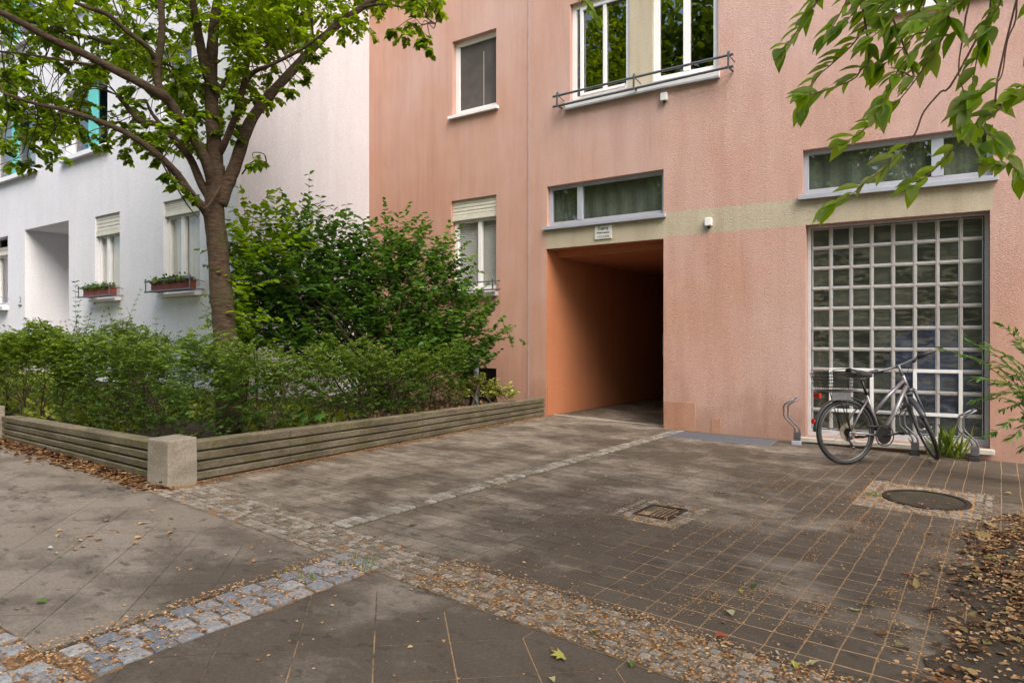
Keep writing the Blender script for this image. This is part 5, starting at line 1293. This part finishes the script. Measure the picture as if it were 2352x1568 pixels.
for a_, sp in (([(2202, 167), (2160, 212), (2122, 257), (2106, 298), (2092, 323), (2062, 358), (2027, 391), (1986, 421), (1953, 450), (1915, 470)], .5),
    [[(2040, 257), (2020, 275), (1994, 290), (1972, 309), (1945, 325)], .1], [[(2243, -30), (2210, 96), (2202, 167), (2215, 219), (2223, 281)], .7],
    [[(2284, -30), (2273, 66), (2248, 118), (2234, 191), (2224, 250)], .6], [[(2224, 280), (2204, 314), (2177, 358), (2128, 405), (2100, 425)], .35], [[(2340, -40), (2333, 44), (2314, 93), (2303, 164), (2289, 191), (2250, 222)], .7],
    [[(2290, 190), (2300, 245), (2262, 275), (2285, 310)], .3], [[(2223, 281), (2262, 300), (2300, 340), (2340, 395)], .2], [[(2330, 385), (2300, 380), (2275, 375)], 0.], [[(2223, 275), (2235, 300), (2255, 330)], 0.], [[(2380, 180), (2352, 200), (2330, 215)], 0.]):
    bigtwig(a_, 2.5, 2.35, None, bare=sp)
for dx in range(3): bigtwig([(1330+dx*18, -150), (1335+dx*10, -60), (1345, -10), (1352+dx*9, 22+8*dx)], 4.2, 4.2, None, size=.07, bare=.5)
k = 0
while k < 750:
    p = Vector((random.gauss(2.2, 2.6), random.gauss(2.0, 2.6), random.uniform(3.0, 8.5)))
    k += 1
    if not hidden(p, .35) or p.y > 7.5: continue
    if random.random() < .35: tw.tube([hub_+Vector((0, 0, 1)), hub_.lerp(p, .6)+rv(.2), p], [.02, .012, .004], 4, cap=False)
    for j in range(12): q = p+rv(.30); lv.add(tuple(q), tuple(rv()+Vector((0, 0, -.3))), tuple(Vector((0, 0, 1))+rv(.7)), .15, .085, random.random())
br.build('limbs', M['bark'], elm, smooth=True); tw.build('twigs', M['redtwig'], elm); lv.build('crown', M['leaf_big'], elm, fine=True, droop=.2); print('elm', len(lv.p))
for (X, Y, lab) in ((-20, -7.5, 'tall tree across the path, mirrored in the window with the insect screen'), (-11.3, -8.0, 'tall broad tree across the path, mirrored in the upper window with the tilted sash'), (3.5, -8.5, 'tall tree behind the viewer, mirrored in the glass blocks'), (-4.5, -9.0, 'tallest tree behind the viewer, mirrored in the wide transom')):
    t = thing('street_tree', (X, Y, gz(X)), lab, 'tree')
    tr = MB(); limb(tr, [(X, Y, -.1), (X+.1, Y, 2), (X, Y+.2, 4.5), (X+.2, Y, 7)], .24, .1, 10)
    for j in range(8):
        a = j*.8; limb(tr, [(X, Y, 3+j*.4), (X+1.5*math.cos(a), Y+1.5*math.sin(a), 4.6+j*.4), (X+3*math.cos(a), Y+3*math.sin(a), 5.4+j*.45)], .09, .02, 6)
    tr.build('trunk', M['bark'], t, smooth=True); lv = LV()
    for k in range(1900):
        v = rv().normalized()*random.uniform(.45, 1); p = Vector((X+v.x*4.6, Y+v.y*3.2, 9.2+v.z*7.2))
        for j in range(9): q = p+rv(.45); lv.add(tuple(q), tuple(rv()), tuple(rv()+Vector((0, 0, .6))), .30, .22, random.random())
    lv.build('crown', M['leaf_cherry'], t)
# ------------------------------------------------------------------ litter and single fallen leaves
random.seed(91)
def scatter(name, m, n, fn, size, lobes=False, wide=.7, lift=.004, colr=(0, 1), keep=None):
    lv = LV(); k = 0
    while k < n:
        q = fn()
        if q is None: k += 1; continue
        x, y = q; s_ = size*random.uniform(.35, 1.4); k += 1
        if keep and not keep(x, y): continue
        lv.add((x, y, gz(x)+lift+random.uniform(0, lift)), (random.uniform(-1, 1), random.uniform(-1, 1), random.uniform(-.02, .12)), tuple(Vector((0, 0, 1))+rv(.22)), s_, s_*wide, random.uniform(*colr))
    o = lv.build(name, m, lobes=lobes, fold=.25); tag(o, kind='stuff'); return o
def in_right():
    x = random.gauss(.32, .34); y = random.uniform(2.7, 6.6)
    lim = -.30+.10*math.sin(y*4)+max(0, (y-5.2))*.28
    if x < lim and random.random() < .93: return None
    if math.sin(x*9+y*3)+math.sin(y*7-x*4) < -.5 and random.random() < .7: return None
    return (x, y) if x < 2.2 else None
b = MB(); n = 40
pts_l = []
for i in range(n+1):
    y = 2.9+i*(3.9/n); pts_l.append((-.16+.06*math.sin(y*5.3)+.04*math.sin(y*13)+max(0, y-5.0)*.30, y))
for i in range(n): b.face([(pts_l[i][0], pts_l[i][1], gz(pts_l[i][0])+.007), (3, pts_l[i][1], gz(3)+.03), (3, pts_l[i+1][1], gz(3)+.03), (pts_l[i+1][0], pts_l[i+1][1], gz(pts_l[i+1][0])+.007)])
tag(b.build('bare_soil', M['soil']), kind='structure')
scatter('leaf_litter', M['leaf_litter'], 4200, in_right, .042, lift=.010)
scatter('leaf_litter', M['leaf_litter'], 90, in_right, .11, lobes=True, wide=1, lift=.018, colr=(.3, 1))
scatter('leaf_crumbs', M['crumb'], 9000, in_right, .022, lift=.010)
scatter('leaf_litter', M['leaf_litter'], 1500, lambda: (random.uniform(-9, -5.3), 2.96-abs(random.gauss(0, .10))), .05, lift=.006, colr=(0, .75))
scatter('leaf_crumbs', M['crumb'], 4500, lambda: (random.uniform(-9, -5.2), 2.96-abs(random.gauss(0, .11))), .022, lift=.004, colr=(0, .5))
scatter('leaf_crumbs', M['crumb'], 3000, lambda: (lambda y: (-5.33-.062*(y-3.1)+abs(random.gauss(0, .05)), y))(random.uniform(3.1, 8.9)), .018, colr=(0, .5), lift=.003)
def on_band():
    x = .8-random.random()**1.9*6.3; return (x, BY0+band_y(x)+random.uniform(-.02, .41)+(.06*random.random() if random.random() < .3 else 0))
scatter('leaf_crumbs', M['crumb'], 3500, on_band, .012, lift=.009, colr=(0, .8))
scatter('leaf_crumbs', M['crumb'], 5500, lambda: (lambda x: (x, BY0+band_y(x)+random.uniform(-.02, .43)))(.9-3.4*random.random()**1.3), .014, lift=.010)
scatter('leaf_crumbs', M['crumb'], 2200, lambda: (random.uniform(-3.1, -2.7), random.uniform(1.1, 2.6)), .014, lift=.010)
scatter('leaf_crumbs', M['crumb'], 6000, lambda: (random.uniform(-6, -2.6), random.uniform(.4, 1.16)), .014, lift=.012)
scatter('leaf_crumbs', M['crumb'], 2600, lambda: (MH.x+random.uniform(-.5, .48), MH.y+random.uniform(-.6, .6)) if random.random() < .999 else None, .011, lift=.005, keep=lambda x, y: math.hypot(x-MH.x, (y-MH.y)/1.12) > .33)
scatter('leaf_crumbs', M['crumb'], 350, lambda: (DR.x+random.uniform(-.3, .3), DR.y+random.uniform(-.36, .36)), .014, lift=.008, colr=(0, .7), keep=lambda x, y: abs(x-DR.x) > .11 or abs(y-DR.y) > .15 or random.random() < .15)
def in_joint():
    x = random.gauss(-.5, .9); y = random.uniform(3.05, 6.5)
    if random.random() < .75:
        if random.random() < .6: x = round(x/pw)*pw+random.gauss(0, .008)
        else: y = 2.70+round((y-2.70)/ph)*ph+random.gauss(0, .008)
    if math.sin(x*5.1+y*2.2)+math.sin(y*3.7-x*2) < -.2: return None
    return (x, y)
scatter('leaf_crumbs', M['crumb'], 9000, in_joint, .009, lift=.003, colr=(.2, 1))
CL = [(random.gauss(-.6, .5), random.uniform(3.1, 5.6), random.uniform(.02, .05), random.uniform(.05, .22)) for _ in range(26)]
def in_clump():
    c = random.choice(CL); return (c[0]+random.gauss(0, c[2]), c[1]+random.gauss(0, c[3]))
scatter('leaf_crumbs', M['crumb'], 2600, in_clump, .009, lift=.003, colr=(.1, .9))
scatter('leaf_crumbs', M['crumb'], 700, lambda: (random.uniform(-3.6, .2), random.uniform(1.2, 6.5)), .018, lift=.004)
scatter('leaf_crumbs', M['crumb'], 34, lambda: (random.gauss(-4.3, .3), random.gauss(2.0, .25)), .035, lift=.004, colr=(.3, .8))
LC = {}
for nm, c in (('green', (.09, .16, .02)), ('pale', (.50, .46, .24)), ('yellow', (.38, .36, .08)), ('red', (.30, .07, .03)), ('brown', (.22, .09, .035)), ('white', (.6, .58, .55)), ('dark', (.04, .08, .025))):
    LC[nm] = leafmat('fallen_leaf_'+nm, [tuple(x*.8 for x in c), c], 0, .25)
for (x, y, c, s_, lb, lab) in (
    (947, 1206, 'green', .085, 1, 'crumpled light green leaf alone on the dark paving beyond the sett strip'), (107, 1387, 'green', .055, 0, 'small fresh green leaf on the sidewalk slabs at the left edge'),
    (107, 1262, 'white', .04, 0, 'white petal on the sidewalk slabs below the left low wall'), (1292, 1510, 'yellow', .10, 1, 'large yellow-green lobed leaf on the slabs at the bottom middle'),
    (1455, 1525, 'green', .05, 0, 'oval bright green leaf on the slabs near the bottom edge'), (1366, 1465, 'dark', .045, 0, 'dark green narrow leaf just below the orange sett strip'),
    (1683, 1418, 'pale', .065, 0, 'pale leaf lying across a sandy paving joint'), (1861, 1524, 'pale', .095, 1, 'cream lobed leaf at the bottom next to a small curled one'), (1830, 1526, 'yellow', .06, 0, 'small curled olive leaf left of the cream lobed one'),
    (1962, 1403, 'pale', .07, 1, 'pale pointed leaf in front of the big olive leaf'), (1994, 1391, 'yellow', .085, 1, 'big curled olive leaf right of centre of the yard'), (1960, 1221, 'pale', .085, 1, 'pale yellow curled leaf below the manhole cover'),
    (1727, 1349, 'dark', .06, 1, 'dark green leaf beside a small yellowish one'), (1704, 1358, 'yellow', .045, 0, 'small yellowish leaf left of the dark green one'), (2082, 1318, 'red', .055, 1, 'rusty orange leaf on the paving left of the leaf litter'),
    (1640, 1463, 'red', .06, 0, 'reddish triangular leaf beside the orange sett strip'), (2019, 1457, 'brown', .07, 1, 'orange-brown leaf near the edge of the leaf litter'), (1986, 1097, 'green', .05, 0, 'light green leaf below the rear wheel of the bicycle'),
    (2325, 1137, 'yellow', .06, 0, 'yellow-green leaf right of the manhole cover'), (2000, 1088, 'brown', .05, 0, 'dark brown leaf behind the rear wheel of the bicycle'), (1265, 1560, 'pale', .04, 0, 'tiny pale leaf at the bottom edge below the large lobed leaf')):
    p = gnd(x, y); lv = LV(); lv.add((0, 0, 0), (random.uniform(-1, 1), random.uniform(-1, 1), .08), (.1, -.15, 1), s_, s_*(.62 if not lb else .95), random.random())
    o = lv.build('fallen_leaf', LC[c], lobes=bool(lb), fold=.35, droop=.1); o.location = p+Vector((0, 0, .010)); tag(o, lab, 'leaf', 'single leaves lying on the paving')
p = gnd(1783, 1498)
b = MB(); b.tube([(0, 0, .006), (.02, -.035, .006)], .004, 8); t = b.build('cigarette_butt', M['signw']); t.location = p+Vector((0, 0, .002)); tag(t, 'cigarette butt lying on the paving near the bottom right', 'cigarette butt')
b = MB(); b.tube([(.0202, -.0353, .006), (.029, -.050, .006)], .0042, 8); o = b.build('filter', M['bandfill']); o.parent = t
